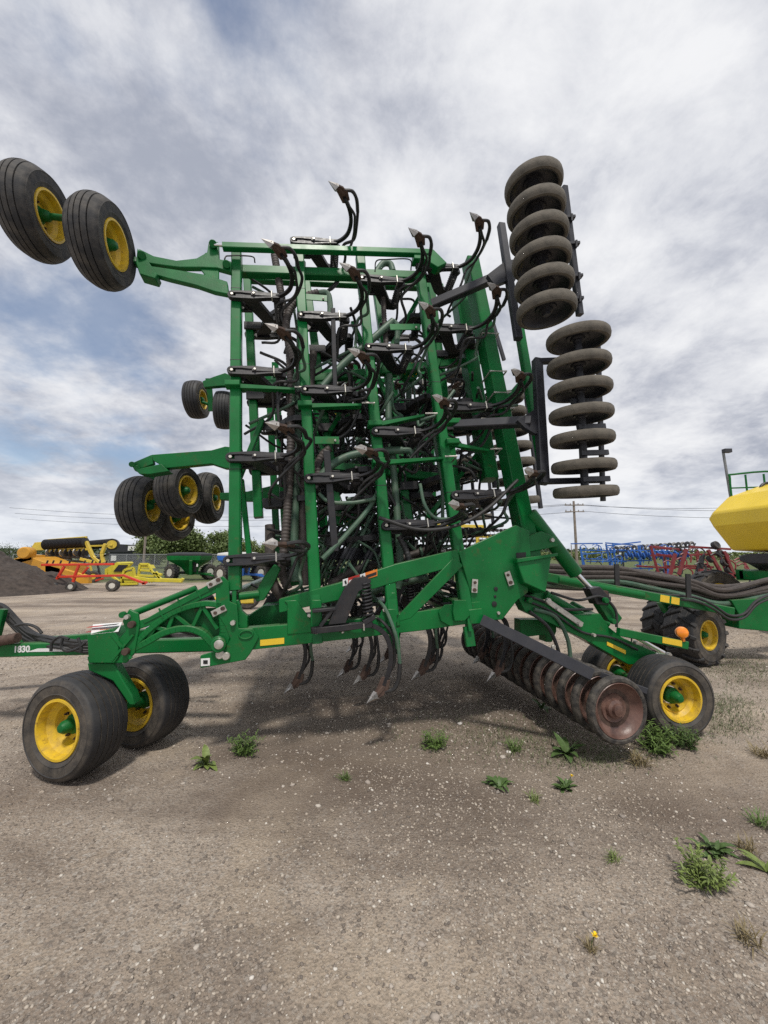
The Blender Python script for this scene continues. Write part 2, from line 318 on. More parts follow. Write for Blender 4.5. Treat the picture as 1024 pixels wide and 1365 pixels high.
def wheel(parent, center, axis, Ro=0.42, Ri=0.225, Wd=0.36, deep=0.13, ribs=6, rimmat=None, name='wheel', lugs=0, tyremat=None, hubmat=None, spin=0.0, crown=0.016):
    """wheel whose outer (dished) face looks along axis: tyre, rim, hub, bolts"""
    key = (Ro, Ri, Wd, deep, ribs, lugs, (rimmat or YR).name)
    h = holder(name, parent)
    if key not in WHEEL_MESH:
        t = MB().lathe(tyre_prof(Ro, Ri, Wd, ribs, 0.016 if lugs == 0 else 0.004, crown), n=56, cap=False)
        if lugs:
            for k in range(lugs):
                for s in (-1, 1):
                    a0 = 2 * math.pi * (k + (0.5 if s > 0 else 0)) / lugs; P = []
                    for j in range(5):
                        z = s * Wd * (0.02 + 0.50 * j / 4); a = a0 + 0.26 * j / 4
                        rr = Ro - 0.012 - (0.06 * (j / 4) ** 4); P.append(((rr + 0.02) * math.cos(a), (rr + 0.02) * math.sin(a), z))
                    for p_, q_ in zip(P[:-1], P[1:]): t.bar(p_, q_, 0.055, 0.06, (q_[1] * 0 + math.cos(a0), math.sin(a0), 0), 0.2)
        to = t.build('tyre', tyremat or RB, h, loc=(0, 0, 0))
        ro = MB().lathe(rim_prof(Ri, Wd, deep), n=48, cap=False).build('rim', rimmat or YR, h, loc=(0, 0, 0))
        z0 = Wd / 2 * 0.86 - deep; hb = MB().lathe([(0.075, z0 - 0.02), (0.075, z0 + 0.03), (0.055, z0 + 0.05), (0.048, z0 + 0.10), (0.03, z0 + 0.125), (0, z0 + 0.13)], n=20)
        ho = hb.build('hub', hubmat or GD, h, loc=(0, 0, 0))
        bs = []
        if Ro > 0.3:
            for k in range(8):
                a = 2 * math.pi * k / 8
                bs.append(MB().lathe([(0.013, z0), (0.013, z0 + 0.016), (0.008, z0 + 0.02), (0.008, z0 + 0.03), (0, z0 + 0.03)], (0.112 * math.cos(a), 0.112 * math.sin(a), 0), n=6).build('wheel_nut', RU, h, loc=(0, 0, 0)))
        WHEEL_MESH[key] = [to, ro, ho] + bs
    else:
        for o in WHEEL_MESH[key]:
            c = o.copy(); COL.objects.link(c); c.parent = h
    X, Y, Z = basis_z(axis); c, s = math.cos(spin), math.sin(spin)
    place(h, (X * c + Y * s, Y * c - X * s, Z), center); return h

# ================================================================ AIR DRILL
drill = root('air_drill', (0, 3.72, 0), 'huge green folded air drill with upright wings of black shanks and yellow wheel rims', 'air drill')
T = 0.12
def plate(name, px, v, t, m=None, bevel=0.006, par=None):
    return MB().prism([pm(x, y, v) for x, y in px], V * t).build(name, m or G, par or drill, bevel=bevel)
def rod(name, a, b, r, m, par=None, n=12): return MB().cyl(a, b, r, n).build(name, m, par or drill)
def pin(x, y, v, r=0.03, t=0.03, m=None, name='pin', par=None):
    p = pm(x, y, v); return MB().lathe([(r, 0), (r, t * .8), (r * .85, t), (0, t)], p, -V, 16).build(name, m or ZN, par or drill)

# --- centre frame, near side
plate('lower_beam', [(322, 838), (400, 831), (500, 823), (640, 804), (642, 829), (560, 841), (322, 868)], -0.055, 0.11)
plate('upper_beam', [(372, 799), (452, 777), (527, 752), (612, 732), (614, 753), (527, 776), (452, 800), (372, 817)], -0.05, 0.10)
plate('frame_brace', [(521, 832), (548, 824), (618, 754), (606, 742)], -0.058, 0.04)
plate('gusset_plate', [(379, 801), (395, 800), (427, 842), (383, 846), (383, 805)], -0.064, 0.02)
plate('gusset_plate', [(522, 836), (500, 836), (510, 812), (522, 790), (528, 790), (534, 834)], -0.066, 0.02)
plate('front_side_plate', [(287, 772), (297, 768), (305, 776), (306, 802), (316, 806), (318, 838), (337, 838), (345, 850), (334, 871), (327, 880), (267, 891), (267, 874), (300, 864), (307, 852), (300, 835), (288, 816)], -0.075, 0.03)
plate('rear_side_plate', [(612, 736), (640, 722), (688, 700), (706, 708), (708, 746), (704, 790), (690, 800), (670, 826), (628, 829), (628, 790)], -0.07, 0.035)
plate('beam_end_plate', [(585, 816), (593, 806), (640, 802), (642, 829), (600, 835), (588, 828)], -0.076, 0.02)
plate('clamp_block', [(625, 813), (643, 811), (644, 831), (627, 832)], -0.105, 0.03)
pts_c = mc(0, 0, 0)
for (cx_, cy_) in ((328, 846), (613, 817)):                        # pressed oval on the beam ends
    MB().tube([pm(cx_ + 9 * math.cos(a), cy_ + 5.5 * math.sin(a) - .1 * 9 * math.cos(a), -.08) for a in np.linspace(0, 2 * math.pi, 25)], .007, 6, False).build('pressed_oval', G, drill)
# cross members that carry the frame to its far side
for (x, y, w_) in ((330, 853, 0.10), (628, 815, 0.10), (455, 838, 0.09), (545, 830, 0.09)):
    p = pm(x, y, 0.05); MB().bar(p, p + V * 3.3, w_, w_ * 1.6, U).build('cross_tube', G, drill)
for (x, y) in ((300, 800), (640, 745)):
    p = pm(x, y, 0.06); MB().bar(p, p + V * 3.3, 0.11, 0.11, U).build('cross_tube', G, drill)
p0, p1 = pm(330, 853, 3.4), pm(640, 817, 0.0)
MB().bar(mc(-1.2, 3.4, 1.08), mc(1.3, 3.4, 1.08), 0.1, 0.2, V).build('far_lower_beam', G, drill)
MB().bar(mc(-1.0, 3.4, 1.3), mc(1.5, 3.4, 1.7), 0.1, 0.1, V).build('far_upper_beam', G, drill)
for (x, y, r) in ((311, 830, .022), (294, 872, .036), (291, 856, .055)): pin(x, y, -0.076, r, 0.03, ZN if r < .05 else GD)
pin(302, 874, -0.08, .032, .03); pin(292, 859, -0.082, .03, .035)
for q in ((412, 820), (512, 813), (664, 817)): pin(*q, -0.067, .016, .02)
for (x, y, r) in ((661, 785, .02), (660, 795, .013), (659, 805, .026)): pin(x, y, -0.073, r, .006, INK_RECESS, 'plate_hole')
for (x, y, dx, dy) in ((633, 781, 1, 9), (679, 771, -6, 9), (631, 825, -3, 5), (710, 753, -1, 8)):
    a, b = pm(x + dx * .5, y - dy, -0.085), pm(x - dx * .5, y + dy, -0.085)
    k = MB().bar(a, b, 0.06, 0.014, U, .3).build('lock_link', ZN, drill); pin(x + dx * .3, y - dy * .5, -0.092, .014, .012, RU, par=k); pin(x - dx * .3, y + dy * .6, -0.092, .018, .012, RU, par=k)
for (x0, y0, x1, y1) in ((347, 857, 379, 853),):
    MB().prism([pm(x, y, -0.0585) for x, y in ((347, 853), (379, 850), (379, 858), (347, 861))], -V * .003).build('yellow_reflector', YS, drill)
MB().prism([pm(x, y, -0.079) for x, y in ((268, 878), (280, 877), (280, 887), (268, 888))], -V * .003).build('white_sticker', WH, drill)
MB().prism([pm(x, y, -0.083) for x, y in ((271, 880), (277, 880), (277, 885), (271, 885))], -V * .002).build('sticker_mark', INK_RECESS, drill)
# warning labels on the upper beam
for (x0, x1, yl, yr, mm) in ((457, 464, 776, 774, WH), (464, 479.5, 774, 769, RS), (480, 487, 769.5, 767, WH), (487, 503, 767, 762, OS)):
    k = MB().prism([pm(x, y, -0.0535) for x, y in ((x0, yl - 3.5), (x1, yr - 3.5), (x1, yr + 5.5), (x0, yl + 5.5))], -V * .003).build('warning_label', mm, drill)
    if mm in (RS, OS): MB().prism([pm(x, y, -0.0572) for x, y in ((x0 + 1, yl), (x1 - 1, yr), (x1 - 1, yr + 4), (x0 + 1, yl + 4))], -V * .002).build('label_text_block', WH if mm is RS else INK_RECESS, k)
    else: MB().prism([pm(x, y, -0.0572) for x, y in ((x0 + 2, yl - 1), (x1 - 3, yr - 1), (x1 - 1.5, yr + 3.5), (x0 + 3.5, yl + 3))], -V * .002).build('label_pictogram', INK_RECESS, k)

# --- folded near wing: ranks (tool bars), joints and feet
POSTS = [((316, 338), (313.5, 787)), ((399, 336), (421, 812)), ((480, 342), (523, 820)), ((560, 366), (622, 818))]
POST_AB = []
for (a, b) in POSTS:
    A0, A1 = pw(*a, -0.05), pw(*b, -0.05)
    o = MB().bar(A1, A0, 0.105, 0.105, A, .1).build('wing_post', G, drill)
    POST_AB.append((A0, A1))
    for t_ in (0.30, 0.62, 0.86):
        c = A1 + (A0 - A1) * t_; d = (A0 - A1) / np.linalg.norm(A0 - A1)
        MB().bar(c, c + d * .006, .109, .109, A, .1).build('weld_band', BK, o)
    foot = A1
    f = MB().bar(foot - B * .16, foot + B * .0, .035, .09, A + 0 * B).bar(foot - B * .30 + V * .02, foot - B * .12 + V * .02, .09, .05, A).build('hinge_foot', G, drill)
# last rank and its wide box tube at the rear
a0, a1 = pw(627, 350, -0.1), pw(709, 757, -0.1)
MB().bar(a1, a0, .155, .2, A, .05).build('wing_end_tube', G, drill)
b0, b1 = pw(612, 395, -0.5), pw(652, 640, -0.5)
MB().bar(b1, b0, .17, .2, A, .05).build('wing_end_tube', G, drill)
for t_ in (.35, .42, .55, .30):
    c = a1 + (a0 - a1) * (t_ + .15); h = .10
    MB().tube([c - A * h - NN * .1, c - A * h + NN * .13, c + A * h + NN * .13, c + A * h - NN * .1], .011, 6).build('u_bolt', ZN, drill)
MB().prism([pm(x, y, -.072) for x, y in ((688, 737), (701, 736), (701, 752), (689, 753))], -V * .004).build('hinge_recess_shade', INK_RECESS, drill)  # flat black sheet, painted as the shade inside a recess
MB().prism([pw(x, y, .10) for x, y in ((688, 744), (736, 739), (728, 790), (699, 777))], -NN * .34).build('hinge_box', G, drill, bevel=.01)
MB().prism([pw(x, y, .13) for x, y in ((690, 745), (744, 737), (744, 741), (690, 750))], -NN * .34).build('hinge_flange', G, drill, bevel=.004)
# upper transverse tubes of the wing
def wbar(name, q0, q1, c0, c1, w, h, m=None, side=None): return MB().bar(pw(*q0, c0), pw(*q1, c1), w, h, NN if side is None else side, .1).build(name, m or G, drill)
wbar('link_tube', (297, 329), (572, 338), .10, .10, .07, .075)
plate_l = MB().prism([pw(x, y, .12) for x, y in ((552, 331), (578, 332), (596, 350), (584, 356), (566, 345), (552, 344))], -NN * .12).build('link_end', G, drill, bevel=.008)
wbar('cross_bar', (322, 362), (566, 370), -.17, -.17, .10, .115)
wbar('cross_bar', (330, 610), (610, 640), -.6, -.6, .10, .10)
wbar('cross_bar', (322, 517), (640, 480), -.6, -.6, .08, .10)
def strap(q0, q1, q2=None):
    """tapered tie plate that spaces two ranks, with a u-bolt at its far end"""
    a = pw(*q0, .02); b = pw(*q1, .01)
    k = MB().prism([a - B * .03, a + B * .022, b + B * .012, b - B * .012], -NN * .03).bar(a - A * .05 - B * .0, a + A * .09, .10, .06, NN).bar(a + A * .03 - NN * .06, b - NN * .06, .05, .02, NN).build('spacer_plate', G, drill, bevel=.003)
    MB().tube([b + A * .0 - B * .0 + NN * .03, b + A * .13 + NN * .03, b + A * .13 - NN * .14], .009, 6).build('u_bolt', ZN, k)
    pin_ = MB().cyl(a + NN * .0 - A * .03, a + NN * .045 - A * .03, .018, 8).build('bolt', ZN, k)
for s in (((308, 513), (393, 518)), ((404, 540), (482, 539)), ((497, 566), (566, 553)), ((503, 616), (592, 610)), ((602, 563), (640, 560)), ((600, 590), (652, 600))): strap(*s)
for (x, y, x2, y2) in ((420, 587, 452, 587), (520, 436, 560, 436), (398, 395, 436, 398)):
    k = MB().bar(pw(x, y, -.02), pw(x2, y2, -.02), .08, .012, B).build('hose_bracket', G, drill); MB().cyl(pw(x2 - 5, y2, -.015), pw(x2 - 5, y2, .015), .012, 8).build('bolt', ZN, k)
# braces seen between the ranks
for (q0, q1, c) in (((560, 395), (500, 500), -.35), ((470, 430), (530, 560), -.5), ((350, 560), (318, 640), -.3), ((333, 745), (322, 640), -.35), ((440, 620), (395, 520), -.55), ((490, 500), (440, 575), -.5), ((585, 480), (545, 600), -.55), ((640, 600), (570, 690), -.6)):
    wbar('brace', q0, q1, c, c, .06, .05)
# posts of the outer wing hanging behind
for (q0, q1) in (((330, 372), (345, 690)), ((408, 372), (452, 700)), ((500, 374), (545, 700)), ((574, 380), (612, 690))):
    p, q = pw(*q0, -.62), pw(*q1, -.62); MB().bar(p, q, .095, .095, A, .1).build('outer_wing_post', G, drill)
p = pw(327, 372, -.62); q = pw(590, 384, -.62); MB().bar(p, q, .09, .09, NN).build('outer_wing_bar', G, drill)
# the two wings of the far side, mirrored
def far(u, v, w): return mc(u, v, w)
for i, u in enumerate((-1.05, -.38, .3, .98)):
    MB().bar(far(u, 2.25, 1.75), far(u, 2.15, 4.5), .095, .095, U).build('outer_wing_post', G, drill)
    MB().bar(far(u + .06, 3.25, 1.3), far(u + .06, 2.75, 5.0), .105, .105, U).build('wing_post', G, drill)
MB().bar(far(1.6, 3.3, 1.3), far(1.6, 2.75, 5.0), .19, .2, U).build('wing_end_tube', G, drill)
for w in (1.95, 3.1, 4.4): MB().bar(far(-1.1, 2.2, w), far(1.1, 2.2, w + .05), .08, .08, V).build('outer_wing_bar', G, drill)
for w in (2.0, 3.4, 4.8): MB().bar(far(-1.1, 3.0 - (w - 2.0) * .12, w), far(1.6, 3.0 - (w - 2.0) * .12, w), .09, .1, V).build('cross_bar', G, drill)

# --- shanks
def coil(r, pitch, turns, wire, axis_pts):
    p, q = np.array(axis_pts[0], float), np.array(axis_pts[1], float); d = q - p; L_ = np.linalg.norm(d); d /= L_
    x = np.cross(d, (0, 1, .1)); x /= np.linalg.norm(x); y = np.cross(d, x); n = turns * 9
    return [p + d * L_ * i / n + (x * math.cos(2 * math.pi * i / 9) + y * math.sin(2 * math.pi * i / 9)) * r for i in range(n + 1)]
def make_shank(seed):
    k = holder('shank', drill); rs = random.Random(seed); J = lambda s_: rs.uniform(-s_, s_)
    L0 = (0, 0, 0)
    # clamp casting: two jaws joined by a rounded nose, long arm behind
    m = MB()
    nose = [(-0.10 + .045 - .045 * math.cos(a), .045 * math.sin(a)) for a in np.linspace(-math.pi / 2, math.pi / 2, 7)]
    nose = nose[::-1]
    outer = nose[::-1]
    for s in (-1, 1):
        prof = [(-.055, s * .022), (-.055, s * .046), (.04, s * .050), (.16, s * .052), (.30, s * .036), (.43, s * .030), (.43, s * .012), (.10, s * .016), (.04, s * .024)]
        m.prism([(x, y, .062) for x, y in prof], (0, 0, -.05))
    ring = [(-.055 + .046 * math.cos(a), .046 * math.sin(a)) for a in np.linspace(math.pi / 2, 3 * math.pi / 2, 9)]
    inn = [(-.055 + .022 * math.cos(a), .022 * math.sin(a)) for a in np.linspace(3 * math.pi / 2, math.pi / 2, 9)]
    for i in range(8): m.prism([(*ring[i], .062), (*ring[i + 1], .062), (*inn[7 - i], .062), (*inn[8 - i], .062)], (0, 0, -.05))
    m.prism([(-.02, -.03, .050), (.43, -.02, .050), (.43, .02, .050), (-.02, .03, .050)], (0, 0, -.03))
    m.bar((.14, 0, .055), (.44, 0, .04), .042, .04, (0, 1, 0), .15)
    m.bar((-.02, 0.0, .01), (.10, 0.0, -.13), .075, .03, (0, 1, 0))
    m.build('clamp_arm', BK, k, bevel=.005, loc=L0)
    br = MB().prism([(x, -.03, z) for x, z in ((.05, .0), (.20, .0), (.26, -.12), (.33, -.26), (.43, -.30), (.45, -.35), (.40, -.385), (.30, -.38), (.21, -.30), (.11, -.13))], (0, .06, 0)).bar((.36, 0, .02), (.46, 0, -.03), .07, .05, (0, 1, 0)).bar((-.08, 0, -.13), (.12, 0, -.13), .10, .03, (0, 1, 0))
    br.build('spring_bracket', BK, k, bevel=.01, loc=L0)
    MB().tube(coil(.042, 0, 10, .01, ((.41, 0, -.03), (.40, 0, -.33))), .0105, 6).build('trip_spring', BK, k, loc=L0)
    sh = cr([(.36, 0, .03), (.47, 0, .07), (.555, 0, .16), (.585, 0, .30), (.56, 0, .44), (.50, 0, .57)], 5)
    mm = MB()
    for a, b in zip(sh[:-1], sh[1:]): mm.bar(a, b + (b - a) * .08, .026, .042, (0, 1, 0), .15)
    mm.build('curved_tine', BK, k, loc=L0)
    ob = MB().prism([(.535, -.012, .50), (.485, -.012, .50), (.43, -.012, .60), (.385, -.012, .655), (.42, -.012, .68), (.49, -.012, .655), (.54, -.012, .60)], (0, .024, 0)).bar((.50, 0, .58), (.42, 0, .655), .035, .04, (0, 1, 0), .2).bar((.545, 0, .53), (.515, 0, .63), .03, .035, (0, 1, 0), .2)
    ob.build('opener_body', RU, k, bevel=.004, loc=L0)
    # winged spear point
    t = (.335, 0, .705); tp = MB()
    base = [(.405, -.048, .655), (.43, -.020, .618), (.405, 0, .606), (.43, .020, .618), (.405, .048, .655), (.445, .018, .672), (.445, -.018, .672)]
    tp.add([t] + base, [(0, i + 1, (i + 1) % 7 + 1) for i in range(7)] + [(7, 6, 5, 4, 3, 2, 1)])
    tp.build('opener_tip', ST, k, smooth=20, loc=L0)
    MB().tube(cr([(.505, 0, .625), (.585, .01, .61), (.635, .012, .53), (.655, .014, .40)], 5), [.016] * 5 + [.018] * 5 + [.02] * 6, 7).build('seed_boot', HB, k, loc=L0)
    MB().tube(cr([(.51, -.03, .56), (.555, -.035, .49), (.615, -.03, .40), (.625, -.02, .30)], 5), .014, 7).build('seed_boot', HB, k, loc=L0)
    MB().tube(cr([(.655, .014, .40), (.665 + J(.03), .02 + J(.03), .25), (.635 + J(.05), .02 + J(.05), .10), (.56 + J(.06), .0 + J(.06), -.02 + J(.05)), (.47 + J(.1), -.10 + J(.1), -.10 + J(.06)), (.38 + J(.15), -.26 + J(.12), -.20 + J(.1)), (.30 + J(.25), -.36 + J(.2), -.40 + J(.15))], 6), .0165, 8).build('seed_hose', HG if seed % 2 else HB, k, loc=L0)
    MB().tube(cr([(.625, -.02, .30), (.60 + J(.03), -.035 + J(.03), .15), (.53 + J(.05), -.05 + J(.05), .03), (.42 + J(.08), -.12 + J(.1), -.06 + J(.05)), (.33 + J(.15), -.26 + J(.15), -.22 + J(.1)), (.22 + J(.25), -.34 + J(.2), -.42 + J(.12))], 6), .0145, 8).build('seed_hose', HB, k, loc=L0)
    MB().cyl((-.055, 0, .05), (-.055, 0, .07), .017, 6).build('bolt', ZN, k, loc=L0)
    MB().cyl((.17, 0, .06), (.17, 0, .088), .013, 6).build('bolt', ZN, k, loc=L0)
    MB().tube([(.355, -.04, .02), (.355, -.04, .074), (.355, .04, .074), (.355, .04, .02)], .007, 6).build('u_bolt', ZN, k, loc=L0)
    return k
protos = []
_sh = [0]
def put_shank(basis, origin):
    if len(protos) < 5: o = make_shank(_sh[0]); protos.append(o)
    else: o = copy_part(protos[(_sh[0] * 3 + _sh[0] // 5) % 5], drill)
    _sh[0] += 1; place(o, basis, origin)
def tilt(basis, rx, rz):
    """small swing of a spring-loaded shank"""
    M = np.array([list(map(float, q)) for q in basis]).T @ np.array(Matrix.Rotation(rx, 3, 'Y') @ Matrix.Rotation(rz, 3, 'X'))
    return M[:, 0], M[:, 1], M[:, 2]
CL = [[(318, 398), (318, 498), (317, 612), (315, 748)], [(399, 326), (409, 425), (414, 523), (420, 640)], [(488, 376), (497, 467), (507, 578), (521, 702)], [(564, 359), (580, 441), (604, 545), (612, 662)]]
BW = (A, B, NN)
for rank in CL:
    for (x, y) in rank:
        put_shank(tilt(BW, R(rnd.uniform(-2, 2)), R(rnd.uniform(-1.5, 1.5))), pw(x, y, .0))
BO = (U, -B, -NN)          # outer near wing hangs upside down, points away
for i, (q0, q1) in enumerate((((336, 420), (345, 660)), ((418, 420), (450, 690)), ((508, 420), (545, 690)), ((578, 430), (610, 680)))):
    for t_ in (.1, .48, .86):
        y = q0[1] + (q1[1] - q0[1]) * (t_ + (.1 if i % 2 else 0)); x = q0[0] + (q1[0] - q0[0]) * t_
        put_shank(BO, pw(x, y, -.68))
BF = (U, V * 0 - W, -V)
for i, u in enumerate((-1.05, -.38, .3, .98)):
    for w in (2.1, 3.1, 4.1): put_shank((U, W, -V), mc(u, 2.18, w + .3 * (i % 2)))
    for w in (1.8, 2.8, 3.8): put_shank((U, -W, V), mc(u + .06, 3.2 - (w - 1.3) * .135, w + .3 * (i % 2)))
for i, u in enumerate((-.75, -.1, .6, 1.25)):
    for w in (1.7, 2.6, 3.5): put_shank((U, W, -V), mc(u, 1.55, w + .25 * (i % 2)))
    for w in (1.6, 2.35, 3.2): put_shank((U, -W, V), mc(u - .2, .75 + .1 * i, w + .3 * (i % 2)))
# shanks of the centre section, in working position
BC = (U, -V, -W)
put_shank(BC, pm(430, 833, -0.14))
for (x, y, v) in ((330, 838, .75), (425, 832, .9), (410, 832, 1.6), (500, 822, .55), (600, 822, 0.35), (520, 822, 1.35), (470, 822, 2.2), (590, 815, 1.3), (430, 815, 3.0), (540, 815, 2.6)):
    put_shank(BC, pm(x, y, v))
# --- gauge wheels and their arms on the left
def arm_cast(q, c, t, name='caster_arm'): return MB().prism([pw(x, y, c) for x, y in q], -NN * t).build(name, GD, drill, bevel=.008)
arm_cast([(185, 331), (205, 341), (235, 347), (262, 344), (276, 336), (278, 322), (291, 322), (292, 345), (308, 348), (308, 362), (290, 357), (270, 356), (240, 356), (215, 353), (190, 349)], .06, .06)
arm_cast([(186, 352), (240, 360), (275, 366), (303, 375), (305, 392), (285, 388), (262, 380), (225, 371), (186, 360)], .06, .06)
arm_cast([(274, 336), (292, 345), (292, 372), (282, 378), (262, 352)], .04, .02)
arm_cast([(183, 330), (196, 346), (210, 365), (207, 371), (186, 365), (181, 350)], .09, .12, 'caster_head')
for (x, y) in ((284, 325), (302, 352), (189, 340)): MB().cyl(pw(x, y, .12), pw(x, y, -.05), .04).build('pivot_pin', GD, drill)
MB().cyl(pw(279, 326, .1), pw(300, 327, .1), .02).build('rod_end', CH, drill)
e1 = .96 * A - .10 * B + .01 * NN; e1 /= np.linalg.norm(e1)
w1, w2 = pw(49, 286, .32), pw(137, 325, .32)
for k_ in (w1, w2): wheel(drill, k_, e1, .405, .205, .28, .12, 5, spin=.3, tyremat=RBD, crown=.045)
for k_, l_ in ((w1, .30), (w2, .07)): MB().cyl(k_ - e1 * .05, k_ + e1 * l_, .03).build('axle', GD, drill)
MB().bar(w1 + e1 * .30 - NN * .02, w2 - e1 * .22 - NN * .05, .10, .06, NN).build('walking_beam', GD, drill)
MB().bar((w1 + w2) / 2 - NN * .2, pw(190, 352, .0), .09, .07, NN).build('caster_fork', GD, drill)
# middle arm with its hanging wheels
def vplate(name, q, v, t, m=None): return MB().prism([pm(x, y, v) for x, y in q], V * t).build(name, m or GD, drill, bevel=.006)
VA = .85
vplate('gauge_arm', [(202, 606), (282, 600), (300, 595), (322, 597), (322, 624), (300, 624), (282, 618), (222, 624), (204, 614)], VA, .10, G)
vplate('gauge_arm', [(174, 618), (202, 606), (205, 618), (180, 628)], VA + .02, .06)
vplate('gauge_arm', [(180, 626), (215, 618), (225, 628), (200, 632), (186, 632)], VA - .05, .16)
for (x, y) in ((176, 619), (183, 624)): MB().cyl(pm(x, y, VA - .05), pm(x, y, VA + .12), .03).build('pivot_pin', GD, drill)
def pd(x, y, Y): return at_depth(x, y, Y)
ga, gb = pd(189, 675, 4.75), pd(239, 655, 4.72)
ex = np.array([.90, -.42, .06]); 
ex = np.array([.99, .10, .05]); wheel(drill, ga, ex, .375, .18, .29, .11, 5, crown=.035, tyremat=RBD); wheel(drill, gb, np.array([.985, -.12, .08]), .33, .17, .27, .11, 5, crown=.035, tyremat=RBD)
MB().bar(pd(200, 625, 4.75), pd(215, 668, 4.85), .1, .06, U).build('caster_fork', GD, drill)
MB().cyl(ga, gb, .028).build('axle', GD, drill)
gc, gd_ = pd(230, 690, 5.4), pd(277, 664, 5.5)
wheel(drill, gc, np.array([.96, -.22, .05]), .33, .17, .27, .11, 5, crown=.035, tyremat=RBD); wheel(drill, gd_, np.array([.985, .08, .05]), .37, .17, .27, .11, 5, crown=.035, tyremat=RBD)
MB().cyl(gc, gd_, .028).build('axle', GD, drill)
vplate('gauge_arm', [(293, 657), (330, 655), (372, 645), (372, 668), (330, 668), (293, 666)], 1.9, .1, GD)
ge, gf = pd(262, 533, 6.6), pd(299, 547, 6.6)
wheel(drill, ge, np.array([.98, .05, .05]), .33, .16, .26, .11, 5); wheel(drill, gf, np.array([-.97, -.2, .0]), .33, .16, .26, .11, 5)
MB().bar(pd(278, 505, 6.5), pd(282, 548, 6.6), .09, .07, U).build('caster_fork', GD, drill); MB().cyl(ge, gf, .028).build('axle', GD, drill)
vplate('gauge_arm', [(270, 508), (285, 502), (300, 497), (312, 502), (312, 514), (295, 514), (272, 516)], 3.0, .1)
MB().cyl(pd(299, 507, 6.4), pd(380, 505, 6.9), .07).build('gauge_tube', GD, drill)

# --- front caster assembly
kp_ax = pm(140, 870, 0)
wa = on_ground(82, 975, .42); wb = on_ground(190, 946, .42)
axd = np.array([math.sin(R(16)), math.cos(R(16)), 0])
ca = at_depth(101, 966, 3.28); cb_ = ca + axd * .54 + np.array([.09, 0, 0])
ca[2] = cb_[2] = .385
wheel(drill, ca, -axd, .388, .213, .315, .14, 6, spin=.2); wheel(drill, cb_, -axd, .388, .213, .315, .14, 6, spin=.9)
MB().cyl(ca, cb_, .035).build('axle', G, drill)
mid = (ca + cb_) / 2
vplate('kingpin_housing', [(116, 846), (150, 838), (158, 850), (158, 876), (152, 884), (118, 884)], -.10, .2, G)
f_ = MB().prism([pm(x, y, -.06) for x, y in ((116, 884), (152, 884), (163, 905), (176, 926), (180, 940), (172, 940), (150, 908), (118, 894))], V * .12).build('caster_fork', G, drill, bevel=.01)
vplate('knuckle_casting', [(146, 864), (168, 842), (163, 828), (172, 812), (184, 818), (186, 834), (180, 870), (168, 884), (118, 884), (116, 876)], -.085, .03, G)
for (a, b) in (((150, 846), (175, 878)), ((178, 846), (150, 880))): MB().bar(pm(*a, -.09), pm(*b, -.09), .03, .02, V).build('casting_rib', G, drill)
for (x, y, r, m_) in ((177, 832, .028, RU), (169, 868, .028, RU), (171, 822, .02, ZN), (165, 819, .025, GD)): pin(x, y, -.088, r, .04, m_)
# decal sheet on top of the kingpin housing
dk = MB().prism([pm(121, 846, -.1), pm(158, 842, -.1), pm(163, 830, .12), pm(124, 833, .12)], W * .004).build('safety_decal', WH, drill)
for (x, y, m_) in ((128, 842, RS), (146, 839, OS), (129, 836, RS), (148, 834, INK_RECESS)):
    p = pm(x, y, .0) + W * .006; MB().prism([p - U * .06 - V * .03, p + U * .05 - V * .03, p + U * .05 + V * .03, p - U * .06 + V * .03], W * .002).build('label_text_block', m_, dk)
# parallel links
vplate('parallel_link', [(178, 830), (196, 824), (240, 799), (292, 772), (300, 776), (297, 786), (250, 808), (205, 832), (183, 840)], -.07, .08, G)
for (a, b) in (((192, 829), (290, 780)),):
    MB().bar(pm(*a, -.072), pm(*b, -.072), .03, .012, W).build('link_recess', GD, drill)
for (x, y) in ((215, 819), (240, 806), (265, 793)): MB().bar(pm(x - 3, y - 8, -.073), pm(x + 3, y + 5, -.073), .012, .012, V).build('casting_rib', G, drill)
MB().cyl(pm(170, 821, .06), pm(262, 784, .06), .028).build('tie_rod', G, drill)
MB().cyl(pm(196, 838, .08), pm(262, 806, .08), .022).build('cylinder_rod', CH, drill)
MB().cyl(pm(225, 824, .08), pm(285, 797, .08), .032).build('hydraulic_cylinder', BK, drill)
# curved lower arm: a truss casting
top = [(184, 856), (200, 840), (225, 820), (250, 809), (275, 804), (296, 806)]
bot = [(184, 868), (198, 858), (220, 845), (248, 838), (268, 842), (280, 850), (284, 864), (298, 868), (306, 858), (300, 840), (300, 815)]
def strip(name, pts, w, v, t, m=G):
    mb = MB()
    C_ = cr([pm(x, y, v) for x, y in pts], 4)
    for a, b in zip(C_[:-1], C_[1:]): mb.bar(a, b + (b - a) * .06, w, t, np.cross((b - a), V), .15)
    return mb.build(name, m, drill)
arm_ = strip('lower_arm', top, .05, -.03, .09)
strip('lower_arm', [(176, 866), (198, 855), (222, 842), (250, 837), (270, 843), (282, 855), (290, 862)], .055, -.03, .09)
strip('lower_arm', [(296, 806), (300, 822), (302, 842), (297, 860)], .10, -.03, .08)
MB().prism([pm(x, y, .0) for x, y in ((186, 858), (225, 822), (250, 812), (292, 810), (296, 845), (284, 852), (268, 842), (248, 837), (220, 843))], V * .015).build('arm_web', GD, drill)
for (a, b) in (((198, 852), (207, 836)), ((207, 836), (224, 840)), ((224, 840), (232, 818)), ((232, 818), (256, 838)), ((256, 838), (270, 808)), ((270, 808), (290, 838))):
    MB().bar(pm(*a, -.045), pm(*b, -.045), .028, .03, V).build('casting_rib', G, drill)
pin(292, 859, -.09, .062, .04, G); pin(292, 859, -.132, .038, .01, ZN)
